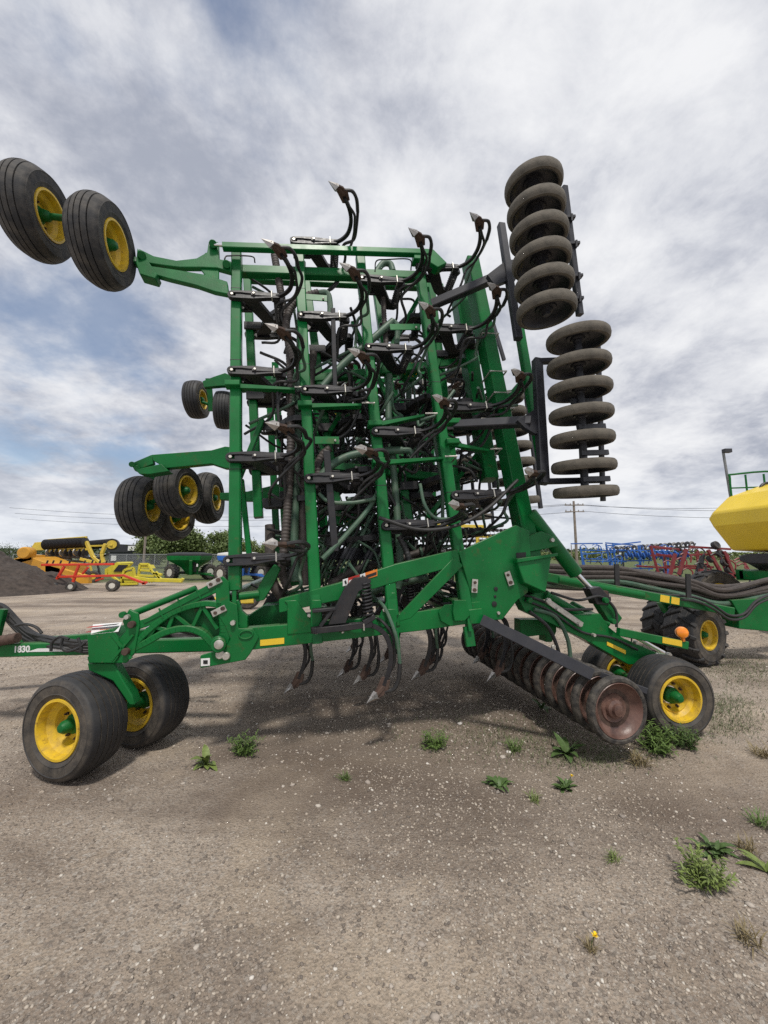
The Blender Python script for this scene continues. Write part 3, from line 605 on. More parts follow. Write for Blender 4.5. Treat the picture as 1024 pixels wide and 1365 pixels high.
for (x, y) in ((286, 776), (292, 814)):
    k = MB().bar(pm(x - 9, y + 5, -.082), pm(x + 9, y - 4, -.082), .055, .016, W, .3).build('lock_link', ZN, drill); pin(x - 5, y + 3, -.092, .014, .012, RU, par=k); pin(x + 5, y - 3, -.092, .018, .012, RU, par=k)
# hinge hardware under the front post
MB().cyl(pm(318, 795, .0), pm(345, 792, .05), .035).build('hinge_tube', G, drill)
vplate('hinge_arm', [(338, 795), (352, 768), (366, 752), (374, 758), (364, 780), (352, 800), (342, 802)], .05, .08)
vplate('hinge_bracket', [(308, 800), (318, 800), (322, 815), (330, 822), (330, 838), (316, 838), (316, 818)], -.03, .08, G)
vplate('hinge_bracket', [(416, 800), (428, 800), (430, 826), (424, 836), (414, 836), (414, 818)], -.09, .06, G)
vplate('hinge_bracket', [(517, 812), (528, 812), (530, 828), (526, 836), (516, 836)], -.09, .06, G)
vplate('hinge_bracket', [(606, 800), (622, 800), (627, 820), (620, 828), (606, 828), (604, 815)], -.11, .07, G)
vplate('frame_box', [(318, 830), (352, 808), (385, 805), (388, 832), (330, 836)], .35, .3, GD)
# --- hitch and its hoses at the left
h0, h1 = pm(300, 858, .55), at_depth(-60, 868, 4.1)
MB().bar(h0, h1, .09, .13, V).build('hitch_tube', G, drill)
g0, g1 = pm(300, 836, 2.4), at_depth(-60, 865, 4.9)
MB().bar(g0, g1, .09, .12, V).build('hitch_tube', G, drill)
hd = (h0 - h1) / np.linalg.norm(h0 - h1); hv = np.cross(hd, (0, 0, 1)); hv /= np.linalg.norm(hv); hv = -hv if hv[1] > 0 else hv
hup = np.cross(hv, hd); hup = hup if hup[2] > 0 else -hup
def on_hitch(x, y): return hit(x, y, h1 + hv * .0465, hv)
text('1830', .085, on_hitch(18, 866), hd, hup, WH, drill)
MB().prism([on_hitch(36, 869), on_hitch(50, 864.5), on_hitch(115, 862.5), on_hitch(115, 868)], hv * .002).build('white_decal_stripe', WH, drill)
MB().bar(at_depth(-8, 864, 4.2), at_depth(5, 812, 4.2), .06, .06).build('hose_stand', G, drill)
for i in range(11):
    j = lambda s: rnd.uniform(-s, s)
    q = [(-30, 806 + j(4), 4.3), (4 + j(3), 806 + i * 1.6, 4.3), (22 + j(4), 824 + i * 1.5, 4.25), (42 + j(6), 843 + i * 1.3, 4.2), (70 + j(6), 851 + i * 1.1, 4.1 + j(.1)), (95, 855 + i + j(2), 4.0), (118, 856 + i + j(3), 4.0), (150, 858 + j(4), 4.1), (230, 850 + j(5), 4.5), (285, 848 + j(6), 4.6)]
    MB().tube(cr([at_depth(*k) for k in q], 5), .016 + .006 * rnd.random(), 7).build('hydraulic_hose', HB, drill)
for q in ([(68, 868), (70, 856), (80, 849), (92, 852)], [(84, 850), (82, 862), (90, 868), (104, 864), (115, 856)], [(104, 850), (108, 862), (108, 870)], [(20, 834), (34, 832), (48, 836), (56, 844)]):
    MB().tube(cr([at_depth(x, y, 3.8) for x, y in q], 6), .013, 7).build('hydraulic_hose', HB, drill)
MB().cyl(at_depth(-20, 858, 4.0), at_depth(24, 850, 4.0), .05).build('hose_coupler', RU, drill)
MB().tube(cr([at_depth(x, y, 4.4) for x, y in ((190, 852), (220, 838), (250, 842), (280, 850))], 6), .03, 7).build('hydraulic_hose', HB, drill)

# --- rear caster arm, cylinder and wheels
vplate('rear_arm', [(690, 795), (712, 792), (760, 820), (800, 818), (812, 836), (830, 850), (880, 872), (896, 874), (896, 886), (850, 886), (838, 886), (775, 850), (700, 815)], .0, .14, G)
for (x, y) in ((876, 874), (890, 873)): pin(x, y, -.002, .03, .03)
MB().bar(pm(824, 842, -.08), pm(915, 860, -.08), .05, .08, V).build('lamp_bar', G, drill)
MB().prism([pm(x, y, -.108) for x, y in ((883, 849), (909, 854), (909, 862), (883, 857))], -V * .003).build('yellow_reflector', YS, drill)
MB().prism([pm(x, y, -.003) for x, y in ((809, 855), (834, 867), (834, 872), (809, 860))], -V * .003).build('yellow_reflector', YS, drill)
lp = pm(909, 843, -.1); lz = np.array([-.35, -.93, .1])
la = MB().lathe([(.0, -.03), (.05, -.028), (.058, -.012), (.058, .012), (.05, .03), (.025, .042), (0, .044)], lp, lz, 28).build('amber_lamp', AM, drill)
for rr in (.018, .034): MB().lathe([(rr, .043 - rr * .3), (rr + .005, .047 - rr * .35), (rr + .01, .043 - rr * .4)], lp, lz, 28).build('lens_ring', AM, la)
MB().bar(lp - W * .09, lp - W * .045, .03, .03, U).build('lamp_post', AM, la)
MB().cyl(pm(706, 684, .08), pm(768, 765, .08), .075).build('lift_cylinder', G, drill)
MB().cyl(pm(764, 760, .08), pm(802, 800, .08), .028).build('cylinder_rod', CH, drill)
vplate('cylinder_lug', [(700, 716), (722, 708), (740, 716), (744, 728), (726, 732), (704, 736)], -.05, .05, G)
pin(735, 720, -.052, .022, .03)
vplate('rod_clevis', [(786, 785), (800, 782), (812, 795), (808, 806), (796, 806)], .0, .12, BK)
vplate('rod_clevis', [(795, 800), (810, 798), (830, 824), (824, 832), (812, 828)], .02, .1, GD)
MB().bar(pm(728, 800, -.03), pm(776, 833, -.03), .055, .016, W, .3).build('lock_link', ZN, drill); pin(730, 801, -.04, .03, .03); pin(772, 832, -.04, .025, .03)
MB().cyl(pm(726, 792, .1), pm(780, 824, .1), .05).build('hydraulic_cylinder', G, drill)
MB().cyl(pm(762, 806, .25), pm(810, 832, .25), .045).build('hydraulic_cylinder', G, drill)
MB().cyl(pm(845, 848, .15), pm(885, 870, .15), .022).build('cylinder_rod', CH, drill)
vplate('hinge_wing', [(690, 760), (706, 776), (728, 792), (722, 808), (700, 800), (682, 790)], .1, .35, G)
rw1 = np.array([2.79, 4.0, .362]); rw2 = rw1 + np.array([-.08, .75, 0]); rax = np.array([.10, -.995, 0])
wheel(drill, rw1, rax, .365, .20, .32, .12, 6, spin=.5); wheel(drill, rw2, rax, .365, .20, .32, .12, 6)
MB().cyl(rw1 + rax * -.1, rw2, .035).build('axle', G, drill)
MB().bar((rw1 + rw2) / 2, pm(884, 876, .1), .1, .06, U).build('caster_fork', G, drill)
vplate('packer_mount', [(694, 826), (742, 826), (742, 842), (736, 856), (728, 856), (728, 846), (694, 850)], .25, .14, G)

# hoses and small fittings on the rear arm
for q, m_, r_ in (([(712, 812), (740, 822), (756, 850), (760, 880), (752, 890)], HG, .02), ([(706, 815), (730, 835), (742, 860), (748, 884)], HB, .018), ([(735, 790), (770, 800), (800, 795), (820, 812), (822, 836)], HB, .014), ([(700, 800), (735, 815), (775, 842), (815, 850), (850, 866)], HB, .012), ([(690, 790), (720, 800), (752, 812), (790, 812)], HB, .014)):
    MB().tube(cr([pm(x, y, -.02) for x, y in q], 6), r_, 8).build('hydraulic_hose', m_, drill)
for (x, y, r_) in ((705, 800, .03), (816, 828, .028), (806, 800, .03), (846, 856, .02), (742, 812, .018), (790, 846, .018)): pin(x, y, -.03, r_, .035, ZN if r_ < .025 else GD)
for i in range(9):
    a_ = rnd.uniform(0, 6.28); c_ = pm(803 + 7 * math.cos(a_), 797 + 6 * math.sin(a_), .04); MB().box(c_, (.05, .05, .035 + .03 * rnd.random())).build('cylinder_fitting', RU if i % 2 else BK, drill, bevel=.006)
MB().bar(pm(842, 846, .02), pm(842, 868, .02), .012, .012, V).build('hose_clip', BK, drill)
# --- packer wheels
PKM = {}
def packer(parent, c, ax, r=.28, w=.10, key='a'):
    h = holder('packer_wheel', parent)
    if key not in PKM:
        k = w / 2
        t = MB().lathe([(r * .80, -k * .75), (r * .86, -k), (r * .94, -k * .95), (r * .985, -k * .6), (r, 0), (r * .985, k * .6), (r * .94, k * .95), (r * .86, k), (r * .80, k * .75)], n=40, cap=False).build('tyre', RB3 if key == 'b' else RB2, h, loc=(0, 0, 0))
        if key == 'b':
            d = MB().lathe([(r * .82, k * .75), (r * .82, k * .8), (r * .80, k * .95), (r * .77, k * .5), (r * .70, -.012), (r * .56, -.034), (r * .44, -.040), (r * .41, -.028), (r * .38, -.030), (r * .30, -.030), (r * .27, -.004), (r * .19, .008), (r * .17, .030), (r * .09, .036), (0, .036)], n=40, cap=False).build('dish', RD, h, loc=(0, 0, 0))
        else: d = MB().lathe([(r * .82, k * .75), (r * .82, k * .8), (r * .80, k * .9), (r * .76, k * .35), (r * .62, -k * .25), (r * .42, -k * .5), (r * .36, -k * .45), (r * .34, -k * .2), (r * .24, -k * .1), (r * .22, k * .3), (r * .15, k * .45), (r * .14, k * .8), (r * .08, k * .9), (0, k * .9)], n=36, cap=False).build('dish', RD if key == 'b' else NV, h, loc=(0, 0, 0))  # all but the ground gang: shade of the undersides put into the dish colour
        zb = -.012 if key == 'b' else 0
        b = MB().lathe([(rr_, zz_ + zb) for rr_, zz_ in [(0, -k * 1.2), (r * .14, -k * 1.2), (r * .16, -k * .6), (r * .2, -k * .8), (r * .3, -k * .75), (r * .6, -k * .55), (r * .78, -k * .75), (r * .82, -k * .8)]], n=36, cap=False).build('dish', RU if key == 'b' else NV, h, loc=(0, 0, 0))  # back dishes are darkened for shade the same way
        PKM[key] = (t, d, b)
    else:
        for o in PKM[key]: c_ = o.copy(); COL.objects.link(c_); c_.parent = h
    place(h, basis_z(ax), c); return h
# upper gang
g1 = [at_depth(x, y, 3.46 + .01 * i) for i, (x, y) in enumerate(((711, 248), (714.5, 282), (718, 315), (721.5, 348), (725, 381), (728, 414)))]
d1 = g1[-1] - g1[0]; d1 /= np.linalg.norm(d1)
n1 = -d1 * 0 + d1
for p in g1: packer(drill, p, d1, r=.275, w=.108)
MB().cyl(g1[0] - d1 * .1, g1[-1] + d1 * .05, .035).build('gang_axle', NV, drill)
def pbar(q0, q1, c0, c1, w, h, name='packer_frame', m=None): return MB().bar(pw(*q0, c0), pw(*q1, c1), w, h, NN, .1).build(name, m or NV, drill)
pbar((576, 406), (684, 360), .0, .42, .09, .1); pbar((668, 300), (691, 452), .42, .42, .07, .08); MB().bar(at_depth(752, 250, 3.62), at_depth(773, 420, 3.64), .06, .06).build('packer_frame', NV, drill)
MB().prism([pw(x, y, .43) for x, y in ((650, 366), (676, 346), (686, 346), (688, 372), (676, 374), (660, 380))], -NN * .05).build('packer_gusset', NV, drill)
for (x, y) in ((757, 290), (763, 325), (767, 368), (768, 398)):
    k = MB().bar(at_depth(x - 14, y + 1, 3.6), at_depth(x + 9, y, 3.6), .03, .05).bar(at_depth(x + 5, y - 4, 3.58), at_depth(x + 5, y + 5, 3.58), .02, .03).build('scraper_arm', NV, drill)
# second gang
g2 = [at_depth(x, y, 3.42 + .02 * i) for i, (x, y) in enumerate(((770, 452), (771, 487), (772.5, 520), (774, 553), (775.5, 586), (777.5, 622), (780, 656)))]
d2 = g2[-1] - g2[0]; d2 /= np.linalg.norm(d2)
for p in g2: packer(drill, p, d2, r=.275, w=.092, key='c')
MB().cyl(g2[0] - d2 * .05, g2[-1] + d2 * .03, .035).build('gang_axle', NV, drill)
pbar((606, 567), (708, 562), .0, .42, .09, .095); pbar((716, 480), (725, 645), .42, .42, .085, .09); pbar((713, 482), (745, 481), .42, .5, .06, .05); pbar((722, 642), (800, 640), .42, .5, .05, .05)
MB().prism([pw(x, y, .43) for x, y in ((690, 560), (712, 546), (722, 546), (724, 576), (714, 578), (700, 570))], -NN * .05).build('packer_gusset', NV, drill)
MB().bar(at_depth(797, 455, 3.58), at_depth(804, 668, 3.68), .04, .04).build('packer_frame', NV, drill)
for (x, y) in ((778, 534), (786, 568), (790, 603), (792, 638)): MB().bar(at_depth(x - 16, y + 1, 3.45), at_depth(x + 20, y, 3.6), .05, .03).build('scraper_arm', NV, drill)
pbar((690, 425), (722, 612), .05, .05, .09, .09, 'packer_lift_arm', G)
MB().cyl(pw(668, 545, .0), pw(706, 500, .0), .05).build('pivot_pin', GD, drill)
# centre gang on the ground side, running across the machine
gn, gfar = np.array([1.93, 3.40, .44]), None
gv = V.copy(); gl = []
for k in range(15):
    p = gn + gv * .20 * k; p = p + np.array([0, 0, .0]); gl.append(p); packer(drill, p, -gv, r=.272, w=.076, key='b')
MB().cyl(gl[0], gl[-1], .04).build('gang_axle', RU, drill)
q0 = pm(642, 826, -.12); q1 = at_depth(789, 899, 3.50)
MB().bar(q0, q1, .05, .10, V, .08).build('packer_frame', NV, drill)
MB().bar(at_depth(783, 893, 3.62), at_depth(862, 921, 3.46), .05, .05, V, .08).build('packer_frame', NV, drill)
pin(737, 862, -.3, .02, .02)
# far gangs
for (px, Y, D, lean) in (([(671, 533), (674, 552), (678, 576), (681, 597), (685, 618), (688, 641), (691, 668)], 5.25, -1, 0), ([(614, 481), (614, 501), (615, 520), (627, 615), (631, 634), (634, 690)], 6.7, -1, 0)):
    P = [at_depth(x, y, Y) for x, y in px]
    for a in P: packer(drill, a, (.1, .08, -1), key='c2', w=.10)
    MB().cyl(P[0] + np.array([0, 0, .1]), P[-1], .03).build('gang_axle', NV, drill)
    MB().bar(P[0] + np.array([.3, 0, .3]), P[-1] + np.array([.3, 0, -.1]), .05, .05).build('packer_frame', NV, drill)
MB().bar(at_depth(657, 430, 5.6), at_depth(672, 480, 5.6), .05, .05).build('packer_frame', NV, drill)
MB().bar(at_depth(652, 580, 4.9), at_depth(660, 650, 4.9), .06, .06).build('packer_frame', NV, drill)

# --- air hoses and secondary distribution towers
def hose(pts, r, m, n=10, name='air_hose', steps=8): return MB().tube(cr(pts, steps), r, n).build(name, m, drill)
def corr(pts, r, m, name='corrugated_hose'):
    C_ = cr(pts, 10); L_ = sum(np.linalg.norm(b - a) for a, b in zip(C_[:-1], C_[1:])); N_ = int(L_ / .009)
    d = np.cumsum([0] + [np.linalg.norm(b - a) for a, b in zip(C_[:-1], C_[1:])]); tt = np.linspace(0, d[-1], N_); P = np.array(C_)
    Q_ = np.stack([np.interp(tt, d, P[:, i]) for i in range(3)], 1)
    return MB().tube(list(Q_), [r * (1.06 if i % 4 < 2 else .93) for i in range(N_)], 12).build(name, m, drill)
w3 = lambda L, c: [pw(x, y, c) for x, y in L]
corr(w3([(366, 340), (376, 400), (386, 470), (388, 560), (386, 640), (380, 720), (376, 760), (384, 785)], -.22), .042, HW)
corr(w3([(392, 480), (382, 440), (386, 415), (400, 398), (424, 390)], -.12), .04, HW)
hose(w3([(422, 391), (436, 391), (440, 405), (440, 425)], -.13), .035, HG)
hose(w3([(403, 350), (400, 470), (396, 600), (392, 720), (394, 775)], -.32), .045, HG, 12)
hose(w3([(418, 470), (408, 580), (404, 700), (408, 780)], -.36), .045, HW, 12)
hose(w3([(360, 700), (362, 770), (380, 800)], -.36), .05, HW, 12)
hose(w3([(430, 516), (455, 488), (490, 458), (524, 428)], -.14), .042, HG, 12)
hose(w3([(524, 428), (530, 436), (529, 460)], -.14), .033, HG)
hose(w3([(424, 640), (440, 622), (465, 608), (500, 602), (536, 600)], -.18), .042, HG, 12)
hose(w3([(536, 600), (548, 602), (553, 616)], -.18), .035, HG)
corr(w3([(424, 632), (424, 618), (432, 604), (440, 598)], -.2), .04, HW)
hose(w3([(519, 500), (518, 560), (524, 620), (529, 680), (534, 760), (530, 785)], -.28), .038, HG, 12)
hose(w3([(500, 366), (510, 352), (520, 352), (524, 362)], -.2), .04, HG, 12)
corr(w3([(510, 375), (512, 420), (515, 460)], -.2), .03, HW)
hose(w3([(425, 658), (440, 669), (470, 670), (500, 665)], -.05), .02, HG)
hose(w3([(560, 645), (566, 672), (580, 690), (602, 692)], -.02), .018, HG)
hose(w3([(505, 690), (560, 706), (610, 700), (650, 678), (690, 640)], .12), .018, HB)
hose(w3([(560, 560), (600, 550), (640, 548), (690, 540)], -.02), .016, HG)
hose(w3([(430, 745), (460, 715), (490, 680), (505, 655)], -.1), .026, HG)
corr(w3([(532, 715), (542, 735), (546, 755), (540, 775)], -.1), .03, HB)
hose(w3([(440, 780), (470, 762), (510, 750), (550, 740), (590, 720)], -.6), .045, HW, 12)
hose(w3([(430, 800), (480, 792), (530, 778), (570, 770)], -.55), .04, HG, 12)
hose(w3([(300, 362), (300, 344), (308, 341), (336, 342), (340, 350)], .0), .008, HB, 6, 'hydraulic_line')
hose(w3([(500, 362), (502, 348), (516, 346), (546, 346), (548, 360)], .02), .008, HB, 6, 'hydraulic_line')
def tower(x, y, v, r, lean=0):
    p = pm(x, y, v); k = holder('seed_tower', drill)
    MB().lathe([(r, -.05), (r, .05), (r * .9, .07), (r * .3, .08), (0, .08)], p, -V, 28).build('tower_head', G, k)
    for i in range(10):
        a = 2 * math.pi * i / 10; q = p - V * .078 + (U * math.cos(a) + W * math.sin(a)) * r * .72
        MB().cyl(q, q - V * .012, r * .07, 8).build('outlet_cap', YS, k)
    MB().cyl(p, p - W * .9 + V * .3, .04).build('tower_tube', HG, k)
    for i in range(12):
        a = 2 * math.pi * i / 12 + .2; e = (U * math.cos(a) + W * math.sin(a)); s = p + e * r
        d = rnd.uniform(.35, .9); q = s + e * .15; end = p + e * d + U * rnd.uniform(-.5, .6) + W * rnd.uniform(-.9, .1) + V * rnd.uniform(-.5, .4)
        MB().tube(cr([s, q, (q + end) / 2 - W * rnd.uniform(.1, .35), end], 6), .014, 7).build('seed_hose', rnd.choice((HB, HB, HG)), k)
tower(545, 497, 1.15, .13); tower(546, 625, 1.1, .15); tower(455, 560, 1.5, .13); tower(470, 690, 1.4, .13)
# loose hose tangle that fills the space between the wings
mass = MB(); massg = MB()
for i in range(125):
    a = np.array([rnd.uniform(-.6, 1.1), rnd.uniform(.45, 1.9), rnd.uniform(1.5, 3.4)])
    P = [a]
    st = np.array([rnd.uniform(-.3, .3), rnd.uniform(-.2, .2), rnd.uniform(-.5, .5)])
    for k in range(4):
        st = st * .6 + np.array([rnd.uniform(-.25, .25), rnd.uniform(-.2, .2), rnd.uniform(-.28, .22)]); P.append(P[-1] + st)
    P = [mc(min(max(p[0], -.8), 1.3), min(max(p[1], .35), 2.4), min(max(p[2], 1.25), 4.3)) for p in P]
    if i < 34: MB().tube(cr(P, 6), rnd.choice((.013, .016, .02)), 7).build('seed_hose', rnd.choice((HB, HB, HB, HG)), drill)
    else: (massg if i % 5 < 2 else mass).tube(cr(P, 6), rnd.choice((.013, .016, .02)), 6)
mass.build('hose_tangle', HB, drill)['kind'] = 'stuff'; massg.build('hose_tangle', HG, drill)['kind'] = 'stuff'
# black outlet bundle low in the middle
for i in range(16):
    x = 430 + i * 5.2; v = .5 + .5 * rnd.random()
    P = [pm(x + rnd.uniform(25, 45), 685 + rnd.uniform(-12, 15), v), pm(x + 18, 712 + rnd.uniform(-6, 6), v), pm(x + 4, 738, v), pm(x - 10, 768, v), pm(x - 14 + rnd.uniform(-10, 10), 795, v + .2)]
    MB().tube(cr(P, 6), .014, 7).build('seed_hose', rnd.choice((HB, HB, HG)), drill)
    c_ = P[2]; d_ = P[1] - P[3]; d_ /= np.linalg.norm(d_)
    MB().cyl(c_ - d_ * .07, c_ + d_ * .07, .028, 10).build('hose_cuff', NV, drill)
for i in range(12):
    P = [pm(rnd.uniform(540, 600), rnd.uniform(690, 735), rnd.uniform(.3, 1)), pm(rnd.uniform(545, 610), rnd.uniform(740, 775), .4 + rnd.random() * .5), pm(rnd.uniform(560, 625), rnd.uniform(770, 800), .5 + .5 * rnd.random()), pm(rnd.uniform(600, 660), rnd.uniform(795, 830), .6)]
    MB().tube(cr(P, 6), rnd.choice((.014, .02)), 7).build('seed_hose', rnd.choice((HB, HG, HB)), drill)
vplate('hose_channel', [(431, 600), (440, 600), (452, 735), (442, 735)], .1, .05, BK)
vplate('hose_channel', [(441, 410), (447, 410), (450, 520), (444, 520)], .35, .05, BK)

# ================================================================ GROUND
def vnoise(x, y, seed, oct=4, f0=1.0):
    r = np.random.default_rng(seed); tab = r.random((256, 256)); out = np.zeros_like(x); amp = 1.0; tot = 0
    for o in range(oct):
        xf, yf = x * f0, y * f0; xi, yi = np.floor(xf).astype(int), np.floor(yf).astype(int); fx, fy = xf - xi, yf - yi
        fx = fx * fx * (3 - 2 * fx); fy = fy * fy * (3 - 2 * fy)
        g = lambda a, b: tab[a % 256, b % 256]
        out += amp * (g(xi, yi) * (1 - fx) * (1 - fy) + g(xi + 1, yi) * fx * (1 - fy) + g(xi, yi + 1) * (1 - fx) * fy + g(xi + 1, yi + 1) * fx * fy); tot += amp
        amp *= .5; f0 *= 2.03
    return out / tot - .5
def ground_h(x, y):
    near = np.exp(-(np.hypot(x, y - 3) / 14) ** 2)
    return (vnoise(x, y, 3, 4, .7) * .035 + vnoise(x, y, 5, 3, 5.0) * .010) * near - .002
def ground():
    s = np.linspace(-1, 1, 361); k = 6.2
    xs = np.sinh(s * k) / math.sinh(k) * 1500
    t = np.linspace(0, 1, 381); ys = -6 + np.concatenate([np.linspace(0, 14, 260), 14 + (np.sinh(np.linspace(0, 1, 122)[1:] * 6) / math.sinh(6)) * 2200])
    xs = np.concatenate([np.linspace(-9, 9, 240), 9 + np.sinh(np.linspace(0, 1, 60)[1:] * 6) / math.sinh(6) * 1500]); xs = np.concatenate([-xs[:239:-1], xs])
    X, Y = np.meshgrid(xs, ys, indexing='xy'); Z = ground_h(X, Y)
    n, m = X.shape; v = np.stack([X, Y, Z], -1).reshape(-1, 3)
    i = np.arange(n - 1)[:, None] * m + np.arange(m - 1)[None, :]
    f = np.stack([i, i + 1, i + m + 1, i + m], -1).reshape(-1, 4)
    me = bpy.data.meshes.new('ground'); me.vertices.add(len(v)); me.vertices.foreach_set('co', v.astype(np.float32).ravel())
    me.loops.add(f.size); me.loops.foreach_set('vertex_index', f.astype(np.int32).ravel()); me.polygons.add(len(f))
    me.polygons.foreach_set('loop_start', np.arange(0, f.size, 4, dtype=np.int32)); me.polygons.foreach_set('loop_total', np.full(len(f), 4, np.int32)); me.update(calc_edges=True)
    me.polygons.foreach_set('use_smooth', [True] * len(f))
    o = bpy.data.objects.new('ground', me); COL.objects.link(o); o['kind'] = 'structure'
    m_ = bpy.data.materials.new('gravel_yard'); m_.use_nodes = True; nt = m_.node_tree; N = nt.nodes; L = nt.links; bs = N['Principled BSDF']; bs.inputs['Roughness'].default_value = .92; bs.inputs['Specular IOR Level'].default_value = .25
    tc = N.new('ShaderNodeTexCoord')
    def nz(scale, det, sc3=(1, 1, 1), rough=.6, dist=0):
        mp = N.new('ShaderNodeMapping'); mp.inputs['Scale'].default_value = sc3; L.new(tc.outputs['Object'], mp.inputs[0])
        q = N.new('ShaderNodeTexNoise'); q.inputs['Scale'].default_value = scale; q.inputs['Detail'].default_value = det; q.inputs['Roughness'].default_value = rough; q.inputs['Distortion'].default_value = dist; L.new(mp.outputs[0], q.inputs['Vector']); return q.outputs[0]
    def rp(x, stops):
        r = N.new('ShaderNodeValToRGB'); e = r.color_ramp.elements
        while len(e) < len(stops): e.new(.5)
        for k_, (p, c) in enumerate(stops): e[k_].position = p; e[k_].color = (c, c, c, 1) if isinstance(c, float) else (*c, 1)
        L.new(x, r.inputs[0]); return r.outputs[0]
    def mx(f, a, b):
        q = N.new('ShaderNodeMix'); q.data_type = 'RGBA'
        for nm, x in (('Factor', f), ('A', a), ('B', b)):
            if isinstance(x, (float, int)): q.inputs[nm].default_value = x
            elif isinstance(x, tuple): q.inputs[nm].default_value = (*x, 1)
            else: L.new(x, q.inputs[nm])
        return q.outputs['Result']
    def rp_inv(x):
        q = N.new('ShaderNodeMapRange'); q.inputs['From Min'].default_value = 1.40; q.inputs['From Max'].default_value = .95; q.inputs['To Min'].default_value = 0; q.inputs['To Max'].default_value = .75; L.new(x, q.inputs['Value']); return q.outputs[0]
    base = rp(nz(.9, 9, (1, 1, 1), .65), [(.30, (.215, .170, .135)), (.5, (.36, .297, .238)), (.70, (.50, .423, .345))])
    # grit: three sizes of crushed stone
    cur = base
    for (sc_, lo, hi) in ((140, .35, .62), (60, .42, .72)):
        vo = N.new('ShaderNodeTexVoronoi'); vo.inputs['Scale'].default_value = sc_; L.new(tc.outputs['Object'], vo.inputs['Vector'])
        sp = N.new('ShaderNodeSeparateColor'); L.new(vo.outputs['Color'], sp.inputs[0])
        cur = mx(rp(sp.outputs[0], [(.62, 0.0), (.74, .55)]), cur, rp(sp.outputs[1], [(.1, (.10, .085, .075)), (.5, (.27, .235, .20)), (.95, (.50, .46, .41))]))
    cur = mx(rp(nz(.55, 8, (1, 1.2, 1), .66, .9), [(.50, 0.0), (.57, .62)]), cur, mx(.35, (.44, .355, .262), cur))     # packed sandy dirt between the loose stone
    cur = mx(rp(nz(.9, 8, (.7, 1.2, 1), .66, .8), [(.50, 0.0), (.66, .62)]), cur, (.150, .115, .090))
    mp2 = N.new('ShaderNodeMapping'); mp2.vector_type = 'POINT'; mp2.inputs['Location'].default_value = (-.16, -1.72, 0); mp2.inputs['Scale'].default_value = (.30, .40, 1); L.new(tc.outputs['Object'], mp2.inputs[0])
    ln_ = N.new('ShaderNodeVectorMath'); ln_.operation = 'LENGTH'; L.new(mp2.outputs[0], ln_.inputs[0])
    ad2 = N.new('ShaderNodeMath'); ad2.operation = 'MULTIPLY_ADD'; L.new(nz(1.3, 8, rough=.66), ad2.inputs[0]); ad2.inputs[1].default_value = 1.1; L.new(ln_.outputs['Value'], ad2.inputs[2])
    cur = mx(rp(ad2.outputs[0], [(.86, .72), (1.0, 0.0)]) if False else rp_inv(ad2.outputs[0]), cur, (.105, .078, .058))     # dark brown oval with ragged edges under the drill
    cur = mx(rp(nz(.35, 7, (.16, 1.3, 1), .64, .5), [(.50, 0.0), (.62, .75)]), cur, (.125, .095, .076))        # damp wheel tracks
    cur = mx(rp(nz(.22, 5, (.3, 1, 1), .55), [(.50, 0.0), (.66, .6)]), cur, (.50, .42, .33))                   # dry pale bands
    # far beyond the yard the sheet is grass
    sy = N.new('ShaderNodeSeparateXYZ'); L.new(tc.outputs['Object'], sy.inputs[0])
    ad = N.new('ShaderNodeMath'); ad.operation = 'ADD'; L.new(sy.outputs[1], ad.inputs[0])
    mn = N.new('ShaderNodeMath'); mn.operation = 'MULTIPLY'; mn.inputs[1].default_value = 5.0; L.new(nz(.4, 5), mn.inputs[0]); L.new(mn.outputs[0], ad.inputs[1])
    mr = N.new('ShaderNodeMapRange'); mr.inputs['From Min'].default_value = 27.5; mr.inputs['From Max'].default_value = 30.5; L.new(ad.outputs[0], mr.inputs['Value'])
    cur = mx(mr.outputs[0], cur, rp(nz(1.2, 6), [(.3, (.06, .085, .03)), (.7, (.13, .15, .06))]))
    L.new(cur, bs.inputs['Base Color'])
    vb = N.new('ShaderNodeTexVoronoi'); vb.inputs['Scale'].default_value = 70; L.new(tc.outputs['Object'], vb.inputs['Vector'])
    h1 = N.new('ShaderNodeMath'); h1.operation = 'MULTIPLY_ADD'; L.new(nz(45, 8, rough=.7), h1.inputs[0]); h1.inputs[1].default_value = 1.6; L.new(vb.outputs['Distance'], h1.inputs[2])
    bp = N.new('ShaderNodeBump'); bp.inputs['Strength'].default_value = .75; bp.inputs['Distance'].default_value = .012; L.new(h1.outputs[0], bp.inputs['Height']); L.new(bp.outputs[0], bs.inputs['Normal'])
    me.materials.append(m_); return o
ground()

